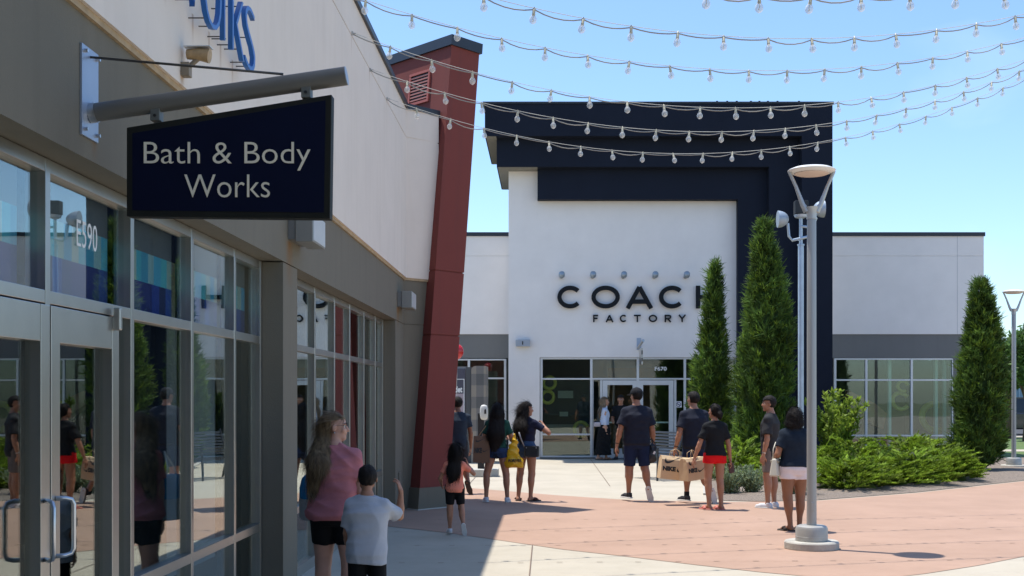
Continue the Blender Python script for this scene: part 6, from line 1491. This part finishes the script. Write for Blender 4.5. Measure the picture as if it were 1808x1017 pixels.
# ------------------------------------------------------------------ things they carry
M_KRAFT = mat('kraft_paper', (.60, .43, .25), .75, noise=.06, nscale=5, bump=.15, bscale=25)
M_KRAFTD = mat('kraft_dark', (.16, .085, .045), .75, noise=.1, nscale=5)
def swoosh(mb, M3, s=1.0):
    """tick mark built from two curves on the plane given by M3(u,v)"""
    up = []; dn = []; W1 = [(0, .30), (-.06, .2), (-.10, .08), (-.06, -.02), (.06, -.06), (.22, -.03), (.45, .10), (.72, .27), (1.0, .45)]; W2 = [(0, .30), (-.01, .2), (.0, .13), (.05, .09), (.15, .08), (.28, .11), (.48, .19), (.73, .32), (1.0, .45)]
    v = [M3(x-.45, y-.2) for x, y in W1]+[M3(x-.45, y-.2) for x, y in W2]; mb.add(v, [(i, i+1, 10+i, 9+i) for i in range(8)]); return
    n = 14
    for i in range(n+1):
        t = i/n; x = -.5+1.0*t
        top = -.04-.20*math.sin(min(1, t*1.9)*math.pi/2)*(1 if t < .25 else 1)+.42*max(0, t-.18)**1.15
        bot = top-.155*math.sin(math.pi*min(1, (t+.04)*1.05))**.8*(1-t)**.55 if 0 < t < 1 else top
        up.append((x*s, top*s)); dn.append((x*s, bot*s))
    v = [M3(*p) for p in up]+[M3(*p) for p in dn]; m = n+1
    mb.add(v, [(i, i+1, m+i+1, m+i) for i in range(n)])
def paper_bag(loc, rz, label, w, h, d, tilt, mk, mtxt=True, top_h=None, handles=True, group=None):
    t = thing('paper_bag', label, 'bag', loc, group=group)
    Mx = Matrix.Rotation(rz, 3, 'Z') @ Matrix.Rotation(tilt, 3, 'Y')
    off = Vector((0, 0, -h))   # hangs from loc
    T = lambda p: Mx @ (Vector(p)+off)
    # gusseted body: top pinched
    dz = [(-.0, d), (.5, d*.98), (.85, d*.80), (1.0, d*.45)]
    sec = []
    for u, dd in dz: sec.append([(-w/2, -dd/2, u*h), (w/2, -dd/2, u*h), (w/2+(0 if u in (0,) else -.012*u), 0, u*h), (w/2, dd/2, u*h), (-w/2, dd/2, u*h), (-w/2+.012*u, 0, u*h)])
    b = MB(); v = [T(p) for s in sec for p in s]; f = [tuple(range(6))[::-1]]
    for i in range(3):
        for k_ in range(6): f.append((i*6+k_, i*6+(k_+1) % 6, (i+1)*6+(k_+1) % 6, (i+1)*6+k_))
    f.append(tuple(range(18, 24)))
    body = b.add(v, f).build('body', mk, t, world=False, bevel=.003)
    if handles:
        hb = MB()
        for yy in (-d*.2, d*.2): hb.tube([T((-w*.18, yy, h)), T((-w*.15, yy, h+.08)), T((0, 0, h+.12)), T((w*.15, yy, h+.08)), T((w*.18, yy, h))], .004, 5)
        hb.build('handle', M_KRAFT, t, smooth=True, world=False)
    if mtxt:
        # lettering and tick on the face towards the camera
        def F2(cx, cz, sc):
            def g(u, vv): z = cz+vv*sc; q = T((cx+u*sc, -d/2*(np.interp(z/h, [0, .5, .85, 1], [1, .98, .80, .45]))-.004, z)); return q
            return g
        m = MB(); swoosh(m, F2(w*.26, h*.47, w*.40)); m.build('emblem', M_BLACK, body, world=False, recalc=False)
        m = MB(); swoosh(m, F2(-w*.10, h*.86, w*.55)); m.build('emblem', M_BLACK, body, world=False, recalc=False)
        tm = text_mesh('lettering', 'NIKE', M_BLACK, .1, .001, None, (0, 0, 0), width=w*.45, height=h*.20, offset=.007)
        tm.parent = body; co = [v.co.copy() for v in tm.data.vertices]
        for v, c in zip(tm.data.vertices, co): 
            z = h*.36+c.z; v.co = T((-w*.45+c.x, -d/2*(np.interp(z/h, [0, .5, .85, 1], [1, .98, .80, .45]))-.004+c.y, z))
    return t
pL = P9['w'](P9['L']); pR = P10['w'](P10['L'])
c1 = PX(1192, 806, 18.6); c2 = PX(1222, 808, 18.2)
paper_bag(tuple(c1), R(8), 'brown paper bag with black NIKE lettering carried by the man in socks', .46, .36, .24, R(6), M_KRAFT, group=None)
paper_bag(tuple(c2), R(38), 'brown paper bag turned edge on at the hand of the woman in red shorts', .40, .34, .20, R(-4), M_KRAFT)
g5 = PX(851, 770, 19.0)
bg5 = paper_bag((g5.x, g5.y, g5.z), R(8), 'dark brown paper bag hanging at the left side of the woman in green', .26, .42, .14, R(2), M_KRAFTD, handles=False)
strap([Vector(g5)+Vector((-.07, 0, -.02)), Vector(g5)+Vector((.06, 0, .16)), Vector(g5)+Vector((.14, .0, .24))], M_KRAFT, bg5, .006); strap([Vector(g5)+Vector((.02, 0, -.02)), Vector(g5)+Vector((.11, 0, .14)), Vector(g5)+Vector((.16, .02, .24))], M_KRAFT, bg5, .006)
# yellow shopping bag
yb = PX(908, 768, 19.0); M_YB = mat('yellow_plastic', (.75, .42, .01), .3, noise=.06, bump=.5, bscale=14)
YT = thing('shopping_bag', 'bright yellow plastic shopping bag with black lettering held by the woman in navy', 'bag', tuple(yb))
prY = [P_cone((0, 0, -.06), (-.02, 0, -.30), .04, .11, .05, flat=((0, 1, 0), .5)), P_ell((-.0, 0, -.42), (.145, .075, .11), k=.04), P_cone((-.10, 0, -.48), (.11, 0, -.48), .04, .04, .03), P_cone((0, 0, 0), (0, 0, -.08), .025, .035, .03)]
Vv, Ff = sdf_mesh(prY, .011, wrinkle(.016, 4)); ybd = npmesh('body', Vv, Ff, M_YB, YT, world=False)
text_mesh('lettering', 'FOREVER', M_BLACK, .1, .002, ybd, (yb.x-.09, yb.y-.088, yb.z-.43), width=.21, height=.05, offset=.004)
# hip bag and strap of the woman in navy
hb_ = PX(939, 796, 19.1)
HB = thing('handbag', 'small black crossbody bag with two studs resting on the hip of the woman in navy', 'bag', tuple(hb_), R(-10))
MB().box(-.12, .12, -.035, .035, -.10, .08).build('pouch', mat('black_leather', (.018, .022, .028), .35), HB, bevel=.02, world=False)
MB().box(-.115, .115, -.042, -.034, .0, .075).build('flap', mat('black_leather', (.018, .022, .028), .35), HB, bevel=.004, world=False)
for sx in (-.08, .08): MB().tube([(sx, -.046, .05), (sx, -.035, .05)], .01, 8).build('stud', M_STEEL, HB, world=False)
strap([(-.12, 0, .06), (-.17, -.05, .20), (-.20, -.06, .30)], cloth('strap_grey', (.3, .3, .32)), None, .011).parent = HB
# black sling bag of the man in the cap
sb_ = P8['w'](P8['R']); c8 = Vector((X(1153, 19.1), sb_.y-.10, H(778, 19.1)))
SB = thing('sling_bag', 'black sling bag with a small white mark hanging from the capped man\'s right hand', 'bag', tuple(c8))
Vv, Ff = sdf_mesh([P_ell((0, 0, -.22), (.085, .06, .17), Ry(12), .03), P_ell((.01, -.03, -.28), (.06, .05, .10), k=.03), P_cone((0, 0, -.02), (.01, 0, -.10), .015, .03, .03)], .009, wrinkle(.012, 9)); sbb = npmesh('body', Vv, Ff, mat('black_leather', (.018, .022, .028)), SB, world=False)
MB().obox((.03, -.085, -.20), .03, .006, .05, Matrix.Rotation(R(30), 3, 'Y')).build('emblem', mat('decal_white', (.75,)*3), sbb, world=False)
strap([(-.03, 0, -.1), (-.06, -.02, -.02), (-.01, 0, .02), (.05, -.02, -.05), (.06, 0, -.2)], M_BLACK, None, .010).parent = SB
# wallet phone
w10 = P10['w'](P10['R']); MBp = MB().obox(Vector(w10)+Vector((.02, -.01, -.05)), .085, .02, .15, Matrix.Rotation(R(-8), 3, 'Y'))
PH = tag(MBp.build('wallet', mat('brown_leather', (.07, .03, .028), .5), bevel=.01), 'dark brown folding wallet held low by the woman in red shorts', 'wallet')
# phone held by the woman in green
w5 = P5['w'](P5['R']); tag(MB().obox(Vector(w5)+Vector((0, .02, .03)), .075, .01, .15, Matrix.Rotation(R(-30), 3, 'X')).build('phone', M_BLACK, bevel=.006), 'black phone held in front of the woman in green', 'phone')
# cream handbag of the woman in pale shorts
hc_ = PX(1372, 812, 14.95)
HD = thing('handbag', 'cream structured handbag hanging from the bent arm of the woman in pale shorts', 'bag', tuple(hc_), R(62))
MB().add([(x*(.15 if z < 0 else .12), y*(.06 if z < 0 else .035), z) for x in (-1, 1) for y in (-1, 1) for z in (-.20, .02)], [(0, 1, 3, 2), (4, 6, 7, 5), (0, 4, 5, 1), (2, 3, 7, 6), (0, 2, 6, 4), (1, 5, 7, 3)]).build('body', mat('cream_leather', (.55, .52, .43), .45, noise=.05), HD, bevel=.018, world=False)
MB().box(-.12, .12, -.052, .052, -.03, .0).build('trim', mat('tan_trim', (.38, .33, .24), .5), HD, bevel=.004, world=False)
for yy in (-.035, .035): MB().tube([(-.07, yy, .0), (-.06, yy*.8, .14), (0, yy*.5, .22), (.06, yy*.8, .14), (.07, yy, 0)], .008, 6).build('handle', mat('cream_leather', (.55, .52, .43)), HD, smooth=True, world=False)
# pale cross-body pouch of the woman with the long skirt
h7 = PX(1055, 748, 31.9); H7 = thing('handbag', 'small pale pouch slung behind the woman in the long black skirt', 'bag', tuple(h7))
MB().box(-.10, .08, -.04, .04, -.08, .04).build('pouch', cloth('pale_pouch', (.45, .4, .42)), H7, bevel=.02, world=False)
strap([(-.06, 0, .03), (.0, -.05, .25), (.10, -.10, .50)], M_BLACK, None, .008).parent = H7
